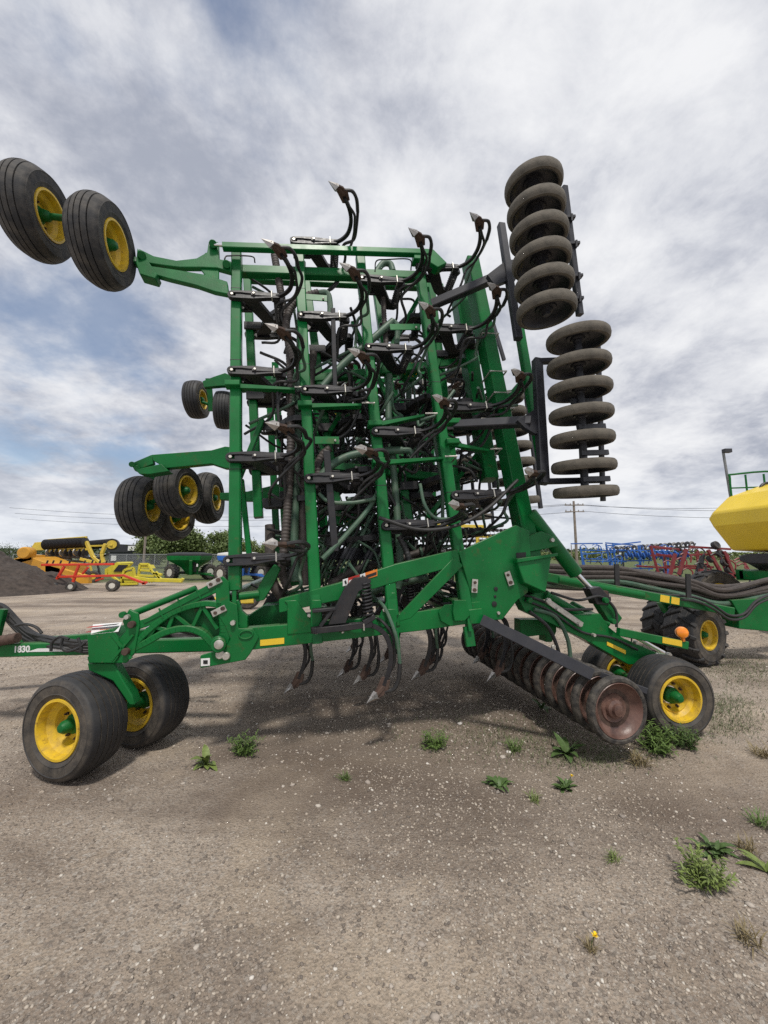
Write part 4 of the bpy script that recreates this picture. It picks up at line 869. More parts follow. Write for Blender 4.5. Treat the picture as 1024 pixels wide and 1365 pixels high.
# loose stones, one mass nobody could count
def stones(n, name, col, smin, smax, y0, y1, seed):
    g = np.random.default_rng(seed)
    ico = np.array([(0, 1, 1.618), (0, -1, 1.618), (0, 1, -1.618), (0, -1, -1.618), (1, 1.618, 0), (-1, 1.618, 0), (1, -1.618, 0), (-1, -1.618, 0), (1.618, 0, 1), (-1.618, 0, 1), (1.618, 0, -1), (-1.618, 0, -1)]) / 1.9
    fc = np.array([(0, 1, 8), (0, 8, 4), (0, 4, 5), (0, 5, 9), (0, 9, 1), (3, 2, 10), (3, 10, 6), (3, 6, 7), (3, 7, 11), (3, 11, 2), (1, 9, 7), (1, 7, 6), (1, 6, 8), (8, 6, 10), (8, 10, 4), (4, 10, 2), (4, 2, 5), (5, 2, 11), (5, 11, 9), (9, 11, 7)])
    yy = y0 + (y1 - y0) * g.random(n) ** 1.5; xx = (g.random(n) * 2 - 1) * (yy * 1.05 + .5)
    keep = vnoise(xx + 50, yy + 50, seed + 7, 4, .55) + .5 + .25 * vnoise(xx + 50, yy + 50, seed + 8, 3, 2.6) > .22 + .34 * g.random(n)      # loose gravel gathers in drifts between packed dirt
    xx, yy = xx[keep], yy[keep]; n = len(xx)
    s = smin + (smax - smin) * g.random(n) ** 3.5; s *= (.75 + .12 * yy)
    sc3 = np.stack([s * (.7 + .6 * g.random(n)), s * (.7 + .6 * g.random(n)), s * (.4 + .35 * g.random(n))], 1)
    a = g.random(n) * 6.28; ca, sa = np.cos(a), np.sin(a)
    v = ico[None] * sc3[:, None] * (1 + .75 * (g.random((n, 12, 1)) - .5))
    x = v[..., 0] * ca[:, None] - v[..., 1] * sa[:, None]; y = v[..., 0] * sa[:, None] + v[..., 1] * ca[:, None]
    z = v[..., 2] + (ground_h(xx, yy) + sc3[:, 2] * .25)[:, None]
    co = np.stack([x + xx[:, None], y + yy[:, None], z], -1).reshape(-1, 3)
    f = (fc[None] + (np.arange(n) * 12)[:, None, None]).reshape(-1, 3)
    me = bpy.data.meshes.new(name); me.vertices.add(len(co)); me.vertices.foreach_set('co', co.astype(np.float32).ravel()); me.loops.add(f.size); me.loops.foreach_set('vertex_index', f.astype(np.int32).ravel())
    me.polygons.add(len(f)); me.polygons.foreach_set('loop_start', np.arange(0, f.size, 3, dtype=np.int32)); me.polygons.foreach_set('loop_total', np.full(len(f), 3, np.int32)); me.update(calc_edges=True)
    o = bpy.data.objects.new(name, me); COL.objects.link(o); o['kind'] = 'stuff'
    m_ = bpy.data.materials.new(name); m_.use_nodes = True; N = m_.node_tree.nodes; L = m_.node_tree.links; bs = N['Principled BSDF']; bs.inputs['Roughness'].default_value = .85
    ge = N.new('ShaderNodeNewGeometry'); r = N.new('ShaderNodeValToRGB'); e = r.color_ramp.elements
    while len(e) < len(col): e.new(.5)
    for k, (p, c) in enumerate(col): e[k].position = p; e[k].color = (*c, 1)
    L.new(ge.outputs['Random Per Island'], r.inputs[0]); L.new(r.outputs[0], bs.inputs['Base Color']); me.materials.append(m_); return o
stones(170000, 'gravel', [(0, (.14, .118, .10)), (.3, (.235, .195, .16)), (.65, (.37, .31, .25)), (.95, (.44, .385, .32)), (.99, (.58, .54, .48))], .0018, .0100, .9, 9.5, 21)
stones(1200, 'scattered_stones', [(0, (.22, .19, .165)), (.4, (.36, .31, .265)), (.8, (.50, .45, .39)), (.95, (.66, .62, .57))], .004, .021, 1.0, 12, 22)

# ================================================================ WEEDS
def leafmat(name, c, v=.3):
    m = mat(name, c, .55, var=v, scale=30); b = m.node_tree.nodes['Principled BSDF']; b.inputs['Transmission Weight'].default_value = 0.0; b.inputs['Subsurface Weight'].default_value = 0.0; return m
LF = leafmat('weed_leaf', (.095, .155, .034)); LF2 = leafmat('weed_leaf_pale', (.15, .20, .05)); LF3 = leafmat('weed_leaf_dark', (.065, .115, .03)); LDRY = leafmat('weed_dry', (.20, .155, .075)); FLW = mat('dandelion_yellow', (.85, .62, .02), .6, var=.15, scale=40)
def blade(mb, p, az, el, L_, w, curl=.8, n=5, fold=.25):
    """one leaf: arched, folded along its midrib, pointed"""
    d = np.array([math.cos(az), math.sin(az), 0]); sdv = np.array([-math.sin(az), math.cos(az), 0]); pos = np.array(p, float); e = el; vs = []; fs = []
    for i in range(n + 1):
        t = i / n; ww = w * (math.sin(math.pi * min(1, t * .9 + .12)) ** .8) * (1 if t < 1 else .02)
        up = np.array([0, 0, 1.0]); vs += [pos - sdv * ww + up * ww * fold, pos, pos + sdv * ww + up * ww * fold]
        pos = pos + (d * math.cos(e) + up * math.sin(e)) * L_ / n; e -= curl / n
    for i in range(n): fs += [(i * 3, i * 3 + 1, i * 3 + 4, i * 3 + 3), (i * 3 + 1, i * 3 + 2, i * 3 + 5, i * 3 + 4)]
    mb.add(vs, fs)
def weed(name, px, kind, size, label, m=None, cat='weed', flower=None):
    p = on_ground(*px); r = random.Random(int(px[0] * 31 + px[1])); p[2] = float(ground_h(np.array([p[0]]), np.array([p[1]]))[0])
    o = root(name, p, label, cat, 'weeds in the gravel'); mb = MB()
    if kind == 'rosette':
        for i in range(22):
            blade(mb, p + np.array([r.uniform(-.02, .02) * 2, r.uniform(-.02, .02) * 2, .0]), r.uniform(0, 6.28), r.uniform(.15, 1.0), size * r.uniform(.55, 1.05), size * r.uniform(.10, .17), r.uniform(.6, 1.3))
    elif kind == 'broad':
        for i in range(10):
            blade(mb, p, r.uniform(0, 6.28), r.uniform(.3, 1.35), size * r.uniform(.6, 1.15), size * r.uniform(.12, .19), r.uniform(.5, 1.5), 7)
    elif kind == 'bushy':
        for s in range(40):
            az = r.uniform(0, 6.28); el = r.uniform(.35, 1.5); L_ = size * r.uniform(.5, 1.1); q = p + np.array([r.uniform(-1, 1), r.uniform(-1, 1), 0]) * size * .35; d = np.array([math.cos(az) * math.cos(el), math.sin(az) * math.cos(el), math.sin(el)])
            mb.tube([q, q + d * L_ * .5, q + d * L_ - np.array([0, 0, .02])], [size * .012, size * .01, size * .005], 5)
            for j in range(13):
                t = .15 + .85 * j / 12; blade(mb, q + d * L_ * t, az + r.uniform(-1.9, 1.9), r.uniform(-.1, .9), size * r.uniform(.16, .30), size * r.uniform(.022, .038), .8, 3)
    elif kind == 'tuft':
        for i in range(70):
            blade(mb, p + np.array([r.uniform(-1, 1), r.uniform(-1, 1), 0]) * size * .35, r.uniform(0, 6.28), r.uniform(.5, 1.5), size * r.uniform(.4, 1.1), size * r.uniform(.012, .03), r.uniform(.4, 1.4), 4)
    mb.build('foliage', m or LF, o, smooth=60)
    if flower:
        for (dx, dy, h) in flower:
            q = p + np.array([dx, dy, h]); MB().tube(cr([p, p + np.array([dx * .3, dy * .3, h * .6]), q], 4), size * .018, 5).build('flower_stalk', LF3, o)
            fl = MB()
            for i in range(26): blade(fl, q, r.uniform(0, 6.28), r.uniform(.1, 1.2), .016, .003, .3, 2)
            fl.build('flower_head', FLW, o)
weed('weed', (275, 1018), 'broad', .17, 'pale broad-leaved weed beside the rear left caster tyre', LF2)
weed('weed', (328, 1003), 'bushy', .17, 'feathery upright weed growing right of the broad-leaved one by the left tyres', LF)
weed('weed', (460, 1040), 'tuft', .08, 'small sparse dry weed alone in the middle of the gravel below the drill', LF)
weed('weed', (579, 996), 'bushy', .15, 'bright green leafy weed at the shadow edge under the drill centre', LF)
weed('weed', (686, 1000), 'tuft', .14, 'thin upright grassy weed left of the tall broad-leaved weed', LF)
weed('weed', (722, 945), 'broad', .17, 'leafy weed growing under the packer wheels in shade', LF3)
weed('weed', (756, 1006), 'broad', .21, 'tall broad-leaved weed in front of the rusty packer dish', LF3)
weed('weed', (664, 1046), 'rosette', .12, 'low dark green rosette weed with many toothed leaves', LF3)
weed('weed', (756, 1050), 'rosette', .11, 'rosette weed with one yellow flower near the packer dish', LF3, flower=[(.03, -.02, .10)])
weed('weed', (712, 1066), 'tuft', .08, 'small olive weed between the two low rosettes', LF2)
weed('weed', (876, 1000), 'bushy', .23, 'large bushy weed growing against the rear right tyre', LF)
weed('weed', (914, 996), 'bushy', .17, 'bushy weed leaning on the right edge of the rear tyre', LF3)
weed('weed', (850, 1020), 'tuft', .16, 'withered flat weed just left of the bush by the rear tyre', LDRY)
weed('weed', (942, 1178), 'bushy', .16, 'largest bright green bushy weed alone on the right foreground gravel', LF2)
weed('weed', (952, 1135), 'rosette', .13, 'dark rosette weed right behind the bright green bush', LF3)
weed('weed', (998, 1135), 'tuft', .11, 'brownish dry weed right of the dark rosette', LDRY)
weed('weed', (1016, 1100), 'tuft', .12, 'green weed cut by the right edge of the photo, upper one', LF)
weed('weed', (1022, 1160), 'broad', .13, 'pale leaf weed cut by the right edge of the photo, lower one', LF2)
weed('weed', (818, 1144), 'tuft', .07, 'tiny faded weed in the gravel below the rosettes', LF2)
weed('weed', (998, 1252), 'tuft', .10, 'dry brown weed in the lower right corner gravel', LDRY)
weed('weed', (1017, 1008), 'tuft', .16, 'dry brown weed on the right beyond the rear tyre', LDRY)
weed('dandelion', (788, 1264), 'tuft', .06, 'single yellow dandelion flower in the bare foreground gravel', LDRY, 'dandelion', [(.02, .0, .055)])
# short grass coming through the gravel
def grass(name, spots, n, m, seed, hmax=.07):
    r = random.Random(seed); mb = MB()
    for k in range(n):
        cx, cy, sx, sy = r.choice(spots); g = on_ground(r.gauss(cx, sx), r.gauss(cy, sy))
        if g[1] < 0 or g[1] > 30: continue
        blade(mb, g, r.uniform(0, 6.28), r.uniform(.4, 1.4), hmax * r.uniform(.4, 1.1) * (1 + .08 * g[1]), hmax * .05 * (1 + .1 * g[1]), .8, 2)
    o = mb.build(name, m, None, smooth=60, kind='stuff', loc=(0, 0, 0)); return o
grass('grass', [(965, 885, 45, 8), (1000, 900, 30, 10), (960, 940, 25, 8), (650, 975, 70, 18), (740, 990, 60, 14), (970, 965, 30, 12), (800, 1010, 50, 10)], 6500, leafmat('grass_blades', (.10, .115, .05)), 5, .04)

# ================================================================ AIR CART on the right
def flat(p): q = np.array(p, float); q[2] = 0; return q
cart = root('air_cart', flat(at_depth(1000, 780, 7.6)), 'green air cart with big yellow tank and lugged tyres at the right edge', 'air cart')
X_, Y_, Z_ = np.eye(3)
# tank: an octagonal hopper that narrows at both ends, top and bottom
def ring(x, hw, zl, zm1, zm2, zt, y0, ins): return [(x, y0 - hw + ins, zl), (x, y0 + hw - ins, zl), (x, y0 + hw, zm1), (x, y0 + hw, zm2), (x, y0 + hw - ins * 1.1, zt), (x, y0 - hw + ins * 1.1, zt), (x, y0 - hw, zm2), (x, y0 - hw, zm1)]
def loft(mb, rings):
    n = len(rings[0]); vs = [p for r in rings for p in r]; fs = []
    for i in range(len(rings) - 1): fs += [(i * n + k, i * n + (k + 1) % n, (i + 1) * n + (k + 1) % n, (i + 1) * n + k) for k in range(n)]
    fs += [tuple(range(n - 1, -1, -1)), tuple((len(rings) - 1) * n + k for k in range(n))]
    return mb.add(vs, fs)
YC = 9.6; FMAST = mat('grey_galvanised', (.22, .23, .24), .5, metal=.4)
tk = loft(MB(), [ring(8.90, 1.05, 2.52, 2.70, 2.74, 2.88, YC, .12), ring(9.32, 1.25, 1.86, 2.70, 2.82, 3.30, YC, .35), ring(10.20, 1.35, 1.80, 2.70, 2.92, 3.62, YC, .5), ring(12.50, 1.35, 1.80, 2.70, 2.92, 3.72, YC, .5), ring(13.50, .9, 2.2, 2.5, 2.7, 3.0, YC, .4)])
tank = tk.build('tank', YT, cart, bevel=.05, smooth=25)
loft(MB(), [ring(9.35, .75, 1.52, 1.60, 1.72, 1.78, YC, .25), ring(9.90, 1.0, 1.30, 1.5, 1.68, 1.78, YC, .3), ring(12.70, 1.0, 1.30, 1.5, 1.68, 1.78, YC, .3)]).build('meter_hopper', NV, cart, bevel=.03)
MB().bar((9.50, YC - .95, 1.22), (13.80, YC - .95, 1.22), .22, .28, Y_).bar((9.50, YC + .95, 1.22), (13.80, YC + .95, 1.22), .22, .28, Y_).bar((9.60, YC - .95, 1.22), (9.60, YC + .95, 1.22), .2, .26, X_).build('cart_frame', G, cart)
MB().bar((9.65, YC - 1.0, 1.3), (10.40, YC - 1.0, 1.85), .10, .12, Y_).build('tank_stay', G, cart); MB().prism([(10.05, YC - 1.12, 1.35), (12.80, YC - 1.12, 1.35), (12.80, YC - 1.12, 1.75), (10.30, YC - 1.12, 1.75)], (0, .05, 0)).build('side_panel', G, cart, bevel=.01)
MB().lathe([(0, -.02), (.07, -.02), (.07, .03), (0, .04)], (10.30, YC - 1.14, 1.62), (0, -1, 0), 20).build('work_lamp', WH, cart)
# hitch tube and its wheels
hz0, hz1 = at_depth(700, 764, 5.6), at_depth(975, 815, 6.2)
hdir = (hz1 - hz0) / np.linalg.norm(hz1 - hz0)
tube_ = MB().bar(hz0, hz1, .10, .13, (0, 1, 0)).build('hitch_tube', G, cart)
hside = np.cross(hdir, (0, 0, 1)); hside /= np.linalg.norm(hside); hside = -hside if hside[1] > 0 else hside
for t0, t1 in ((.62, .665), (.675, .715)):
    c = hz0 + (hz1 - hz0) * ((t0 + t1) / 2); MB().bar(hz0 + (hz1 - hz0) * t0 + hside * .0515, hz0 + (hz1 - hz0) * t1 + hside * .0515, .004, .10, hside).build('yellow_reflector', YS, tube_)
MB().cyl(at_depth(742, 772, 5.68), at_depth(856, 793, 5.93), .068).build('drawbar_sleeve', G, cart)
MB().prism([at_depth(x, y, 6.5) for x, y in ((975, 800), (1060, 795), (1060, 845), (985, 838), (985, 818))], (0, .5, 0)).build('hitch_frame', G, cart, bevel=.01)
fw1, fw2 = at_depth(926, 845, 6.5), at_depth(893, 832, 7.25)
fw1[2] = fw2[2] = .47; ax1 = np.array([.40, -.92, 0])
wheel(cart, fw1, ax1, .47, .22, .46, .14, 4, lugs=14); wheel(cart, fw2, ax1, .47, .22, .46, .14, 4, lugs=14)
MB().cyl(fw1, fw2, .05).build('axle', G, cart)
c_ = (fw1 + fw2) / 2; MB().bar(c_, at_depth(885, 800, 6.9), .2, .16, X_).build('caster_fork', G, cart)
for (x, y) in ((9.15, YC - 1.9), (9.25, YC - 1.1), (11.9, YC - 1.6), (8.95, YC + 1.2)): wheel(cart, (x, y, .66), (0, -1, 0) if y < YC else (0, 1, 0), .66, .32, .5, .16, 4, lugs=16)
MB().cyl((9.2, YC - 1.9, .66), (9.2, YC + 1.2, .66), .08).build('axle', G, cart)
# ladder rails and mast lamp at the far side of the tank
YF = YC + .85
MB().tube(cr([(9.42, YF, 3.0), (9.42, YF, 3.80), (9.55, YF, 3.93), (10.9, YF, 3.96), (10.9, YF, 3.2)], 5), .026, 8).build('hand_rail', GD, cart)
MB().tube([(9.85, YF, 3.1), (9.85, YF, 3.92)], .024, 8).build('hand_rail', GD, cart); MB().tube([(10.35, YF, 3.1), (10.35, YF, 3.94)], .024, 8).build('hand_rail', GD, cart)
MB().tube([(9.44, YF, 3.55), (10.9, YF, 3.6)], .02, 8).build('hand_rail', GD, cart)
MB().tube(cr([(9.9, YF - .3, 3.2), (9.95, YF - .3, 3.55), (10.2, YF - .3, 3.62), (10.3, YF - .3, 3.3)], 5), .035, 8).build('fill_pipe', NV, cart)
MB().box((10.6, YC, 3.72), (.9, .9, .12)).build('tank_lid', NV, cart, bevel=.02)
MB().cyl((9.52, YF + .1, 2.6), (9.40, YF + .1, 4.55), .032).build('mast', FMAST, cart); MB().box((9.46, YF + .05, 4.6), (.2, .12, .10)).build('mast_lamp', NV, cart)
for xx in (9.9, 10.7): MB().tube(cr([(xx, YC - 1.36, 2.7), (xx, YC - 1.37, 2.92), (xx, YC - .84, 3.62)], 5), .012, 6).build('tank_seam', YT, cart)
MB().bar((9.3, YC - 1.27, 2.76), (12.4, YC - 1.365, 2.82), .05, .03, (0, 0, 1)).build('tank_seam', YT, cart)
# bundle of air hoses lying over the drawbar
for i in range(14):
    r = rnd; lay = i // 4; col = HW if i < 8 else (HG if i < 13 else HB); y_of = i * 2.35
    q = [(690, 752 + i * 2.0), (760, 756 + y_of * .9), (825, 757 + y_of * .95 + r.uniform(-3, 3)), (870, 764 + y_of + r.uniform(-5, 5)), (920, 772 + y_of + r.uniform(-3, 3)), (965, 784 + y_of * .95 + r.uniform(-5, 4)), (1030, 775 + y_of * .8 + r.uniform(-4, 4)), (1110, 760 + y_of * .8)]
    MB().tube(cr([at_depth(x, y, 5.95 + .0022 * (x - 690) + .10 * (i % 3)) for x, y in q], 6), .042, 9).build('air_hose', col, cart)
for (x, y0, y1) in ((822, 752, 785), (917, 765, 797)): MB().bar(at_depth(x, y0, 5.86), at_depth(x + 1, y1, 5.86), .07, .03, X_).build('hose_strap', HB, cart)
for dy in (0, 5): MB().tube(cr([at_depth(x, y + dy, 6.0) for x, y in ((700, 768), (800, 778), (880, 792), (925, 796), (950, 806), (972, 820), (992, 818), (1010, 800), (1040, 788))], 6), .02, 8).build('hydraulic_hose', HB, cart)

# ================================================================ YARD BEHIND
def simple_wheel(parent, c, ax, R_, W_, rimm, name='wheel', lug=False):
    h = holder(name, parent); k = ('s', R_, W_, rimm.name)
    if k not in WHEEL_MESH:
        t = MB().lathe([(R_ * .5, -W_ * .4), (R_ * .6, -W_ / 2), (R_ * .85, -W_ / 2), (R_ * .97, -W_ * .38), (R_, 0), (R_ * .97, W_ * .38), (R_ * .85, W_ / 2), (R_ * .6, W_ / 2), (R_ * .5, W_ * .4)], n=28, cap=False)
        if lug:
            for i in range(18):
                for s in (-1, 1):
                    a = 2 * math.pi * (i + .25 * s) / 18; a2 = a + .2
                    t.bar((R_ * math.cos(a), R_ * math.sin(a), 0), (R_ * .98 * math.cos(a2), R_ * .98 * math.sin(a2), s * W_ * .48), .06, .07, (math.cos(a), math.sin(a), 0))
        a = t.build('tyre', RB, h, loc=(0, 0, 0)); b = MB().lathe([(R_ * .5, W_ * .42), (R_ * .46, W_ * .42), (R_ * .42, W_ * .25), (R_ * .18, W_ * .2), (R_ * .16, W_ * .34), (0, W_ * .34)], n=24).build('rim', rimm, h, loc=(0, 0, 0))
        WHEEL_MESH[k] = [a, b]
    else:
        for o in WHEEL_MESH[k]: c_ = o.copy(); COL.objects.link(c_); c_.parent = h
    place(h, basis_z(ax), c); return h
WR = mat('white_rim_paint', (.62, .60, .54), .5, var=.1, dust=.4)
RP = mat('red_machine_paint', (.60, .035, .012), .42, var=.15, scale=2, dust=.2)
YP = mat('yellow_machine_paint', (.62, .46, .05), .45, var=.15, scale=2, dust=.35, dustcol=(.35, .27, .1))
YL = mat('lime_yellow_paint', (.58, .50, .035), .45, var=.15, scale=2, dust=.3, dustcol=(.35, .30, .1))
OP = mat('orange_scraper_paint', (.62, .30, .025), .5, var=.2, scale=1.2, dust=.4, dustcol=(.30, .19, .08), rust=.3)
BP = mat('blue_machine_paint', (.018, .115, .42), .42, var=.2, scale=2, dust=.15)
DR = mat('dark_red_paint', (.17, .012, .018), .45, var=.25, scale=2, dust=.2)
TARP = mat('black_tarp', (.018, .019, .022), .6, var=.3, scale=1.5, bump=.1)
GT = mat('grey_tarp', (.48, .48, .46), .7, var=.15, scale=1.0)
# dirt pile
def pile():
    bm = bmesh.new(); bmesh.ops.create_grid(bm, x_segments=150, y_segments=110, size=1); c = on_ground(-40, 795); cx, cy = c[0] - 1.9, c[1] + 2.2
    P = np.array([v.co for v in bm.verts]); x = P[:, 0] * 5.6; y = P[:, 1] * 4.2
    rr = np.sqrt((x / 4.6) ** 2 + (y / 3.8) ** 2); h = 2.15 * np.clip(1 - rr ** 1.15, 0, 1) ** 1.0
    n = vnoise(x + 40, y + 40, 9, 5, .9) * 1.0 + vnoise(x + 40, y + 40, 10, 4, 5) * .22
    h = np.where(h > 0, h + n * np.clip(h * 1.4, 0, .8), -.05) - .03
    for v, a, b, z in zip(bm.verts, x, y, h): v.co = (a, b, max(z, -.06))
    me = bpy.data.meshes.new('dirt_pile'); bm.to_mesh(me); bm.free(); me.polygons.foreach_set('use_smooth', [True] * len(me.polygons))
    me.materials.append(mat('dark_soil', (.048, .037, .031), .95, var=.5, scale=5, dust=.4, dustcol=(.10, .08, .065), bump=1.0, bscale=14))
    o = bpy.data.objects.new('dirt_pile', me); COL.objects.link(o); o.location = (cx, cy, 0); tag(o, 'heap of dark loose soil at the left edge of the gravel yard', 'dirt pile')
pile()
# red implement in front of the yellow machines
def P2(Y): return lambda x, y: at_depth(x, y, Y)
q = P2(19.5)
red = root('red_implement', flat(q(135, 775)), 'long low bright red implement frame on three wheels beside the dirt pile', 'implement')
def tb(par, name, m, Q, segs, w, h=None):
    for (a, b) in segs: MB().bar(Q(*a), Q(*b), w, h or w, (0, 1, 0)).build(name, m, par)
tb(red, 'frame_tube', RP, q, [((78, 769), (165, 767)), ((165, 767), (194, 778)), ((56, 753), (152, 752)), ((76, 772), (86, 755)), ((100, 767), (105, 754)), ((95, 783), (100, 769)), ((190, 778), (196, 776))], .11)
q2 = P2(21.3); tb(red, 'frame_tube', RP, q2, [((85, 768), (160, 767)), ((110, 765), (118, 756)), ((128, 774), (138, 771))], .09)
for (x, y, r) in ((95.5, 779, .24), (72, 777, .22)): simple_wheel(red, (*q(x, y)[:2], r), (0.1, -1, 0), r, .2, WR)
simple_wheel(red, (*q(151, 776)[:2], .29), (0.25, -1, 0), .29, .32, WR); 
for x in (62, 70, 80, 92, 112, 122, 132, 141): MB().bar(q(x, 752), q(x + 2, 747), .06, .06).build('hose_clip', BK, red)
# orange scraper
q = P2(24); sb = root('scraper', flat(q(45, 780)), 'orange earth scraper bowl half hidden behind the dirt pile', 'scraper')
MB().prism([q(x, y) for x, y in ((18, 745), (40, 742), (58, 749), (80, 752), (82, 776), (62, 779), (20, 762))], (0, 2.2, 0)).build('bowl', OP, sb, bevel=.03)
MB().prism([q(x, y) for x, y in ((60, 752), (118, 768), (118, 778), (105, 778), (60, 762))], (0, .3, 0)).build('push_arm', OP, sb, bevel=.02)
MB().lathe([(0, -.4), (.30, -.4), (.36, -.3), (.36, .3), (.30, .4), (0, .4)], q(36, 737), (.3, -1, 0), 20).build('cylinder_drum', OP, sb)
MB().prism([q(x, y) for x, y in ((16, 748), (30, 739), (42, 740), (42, 746), (20, 752))], (0, 1.0, 0)).build('apron', OP, sb)
# yellow roller machine
q = P2(26); ro = root('land_roller', flat(q(110, 775)), 'yellow folding land roller with a black ribbed drum raised on top', 'roller')
def ribdrum(par, a, b, r, name='ribbed_drum', m=BK):
    L_ = np.linalg.norm(b - a); n = int(L_ / .09); pr = [(0, 0)]
    for i in range(n): z = L_ * i / n; pr += [(r * .8, z), (r, z + L_ / n * .3), (r, z + L_ / n * .6), (r * .8, z + L_ / n * .9)]
    pr.append((0, L_)); MB().lathe(pr, a, b - a, 20).build(name, m, par)
ribdrum(ro, q(60, 726), q(115, 723), .35); 
q_ = P2(28); ribdrum(ro, q_(116, 727), q_(150, 724), .33)
for (x, y) in ((50, 729),): MB().prism([q(x - 8, y), q(x - 4, y - 6), q(x + 10, y - 7), q(x + 10, y + 4), q(x - 6, y + 5)], (0, .5, 0)).build('end_plate', YP, ro, bevel=.02)
for (x0, y0, x1, y1, Y, m_) in ((64, 720, 116, 716, 26, YP), (120, 723, 150, 719, 28, YP), (120, 728, 150, 727, 27.6, YP)): MB().bar(at_depth(x0, y0, Y), at_depth(x1, y1, Y), .12, .12).build('roller_beam', m_, ro)
MB().lathe([(0, -.3), (.42, -.3), (.42, .3), (0, .3)], at_depth(150, 726, 28), (.5, -1, 0), 24).build('end_drum', BK, ro)
MB().lathe([(0, -.32), (.3, -.32), (.3, .32), (0, .32)], at_depth(150, 726, 27.9), (.5, -1, 0), 24).build('end_drum', YP, ro)
for (a, b) in (((115, 722), (124, 742)), ((124, 742), (134, 750)), ((141, 725), (136, 738)), ((136, 738), (138, 750)), ((108, 745), (128, 750))): MB().bar(q(*a), q(*b), .2, .2, (0, 1, 0)).build('lift_arm', YP, ro)
for i in range(9):
    x = 66 + i * 6; MB().lathe([(0, -.04), (.24, -.03), (.27, 0), (.24, .03), (0, .04)], q(x, 736 + (i % 2)), (1, -.25, .05), 16).build('crosskill_ring', BK if i % 3 else ST, ro)
for i in range(16):
    x = 42 + i * 6.3; MB().bar(q(x, 744 + rnd.uniform(-4, 2)), q(x + rnd.uniform(5, 13), 738 + rnd.uniform(0, 10)), .1, .08).build('tine', BK, ro)
for (a, b) in (((44, 741), (132, 744)), ((48, 748), (130, 748)), ((64, 735), (120, 732)), ((70, 733), (110, 731))): MB().bar(q(*a), q(*b), .14, .12).build('roller_frame', BK if a[1] > 740 else YP, ro)
for i in range(5): MB().bar(q(66 + 11 * i, 735), q(69 + 11 * i, 730), .18, .14).build('bearing_hanger', YP, ro)
for i in range(6): MB().bar(q(80 + 10 * i, 752), q(84 + 10 * i, 768), .10, .10).build('under_frame', rnd.choice((YP, BK, OP)), ro)
simple_wheel(ro, (*q(112, 770)[:2], .42), (.2, -1, 0), .42, .3, YP); simple_wheel(ro, (*q(125, 772)[:2], .40), (.2, -1, 0), .40, .3, YP)
# lime yellow rock picker
q = P2(23); rp_ = root('rock_picker', flat(q(175, 778)), 'lime yellow rock picker with open hopper and long drawbar', 'rock picker')
hp = MB()
for (p_, r_) in ((((141, 758), (156, 749), (158, 751), (145, 766)), 1.4), (((145, 766), (158, 751), (174, 752), (164, 765)), .06), (((141, 766), (166, 765), (166, 768), (141, 768)), 1.4)):
    hp.prism([q(*k) for k in p_], (0, r_, 0))
hp.build('hopper', YL, rp_)
MB().prism([at_depth(x, y, 22.94) for x, y in ((151, 762), (158, 753), (171, 753), (162, 762))], (0, .03, 0)).build('hopper_grate', BK, rp_)
for (a_, b_) in (((160, 779), (166, 760)), ((166, 760), (178, 757)), ((178, 757), (182, 776)), ((162, 770), (184, 771)), ((160, 779), (184, 778)), ((184, 774), (187, 752)), ((187, 752), (198, 752)), ((198, 752), (203, 762)), ((203, 762), (216, 773)), ((186, 760), (202, 761)), ((186, 767), (206, 768)), ((205, 764), (216, 766)), ((208, 762), (214, 772)), ((150, 768), (162, 777)), ((142, 758), (142, 768))):
    MB().bar(q(*a_), q(*b_), .13, .13, (0, 1, 0)).build('picker_frame', YL, rp_)
MB().prism([q(x, y) for x, y in ((163, 770), (169, 762), (177, 760), (181, 770), (179, 776), (166, 777))], (0, .12, 0)).build('side_case', YL, rp_, bevel=.01)
MB().prism([q(x, y) for x, y in ((187, 753), (197, 753), (200, 758), (188, 758))], (0, .6, 0)).build('reel_cover', YL, rp_, bevel=.01)
for i in range(7): MB().bar(q(186 + 3.2 * i, 770), q(183 + 3.2 * i, 777), .05, .05).build('picker_tooth', YL, rp_)
MB().bar(q(196, 773), q(243, 774), .22, .22).build('drawbar', YL, rp_); MB().bar(q(180, 770), q(200, 773), .2, .2).build('drawbar', YL, rp_)
MB().bar(q(205, 765), q(215, 771), .1, .1).build('brace', YL, rp_)
simple_wheel(rp_, (*at_depth(172, 776, 23.5)[:2], .45), (.2, -1, 0), .45, .4, YL)
MB().bar(q(241, 776), q(244, 771), .14, .2).build('hitch', YL, rp_)
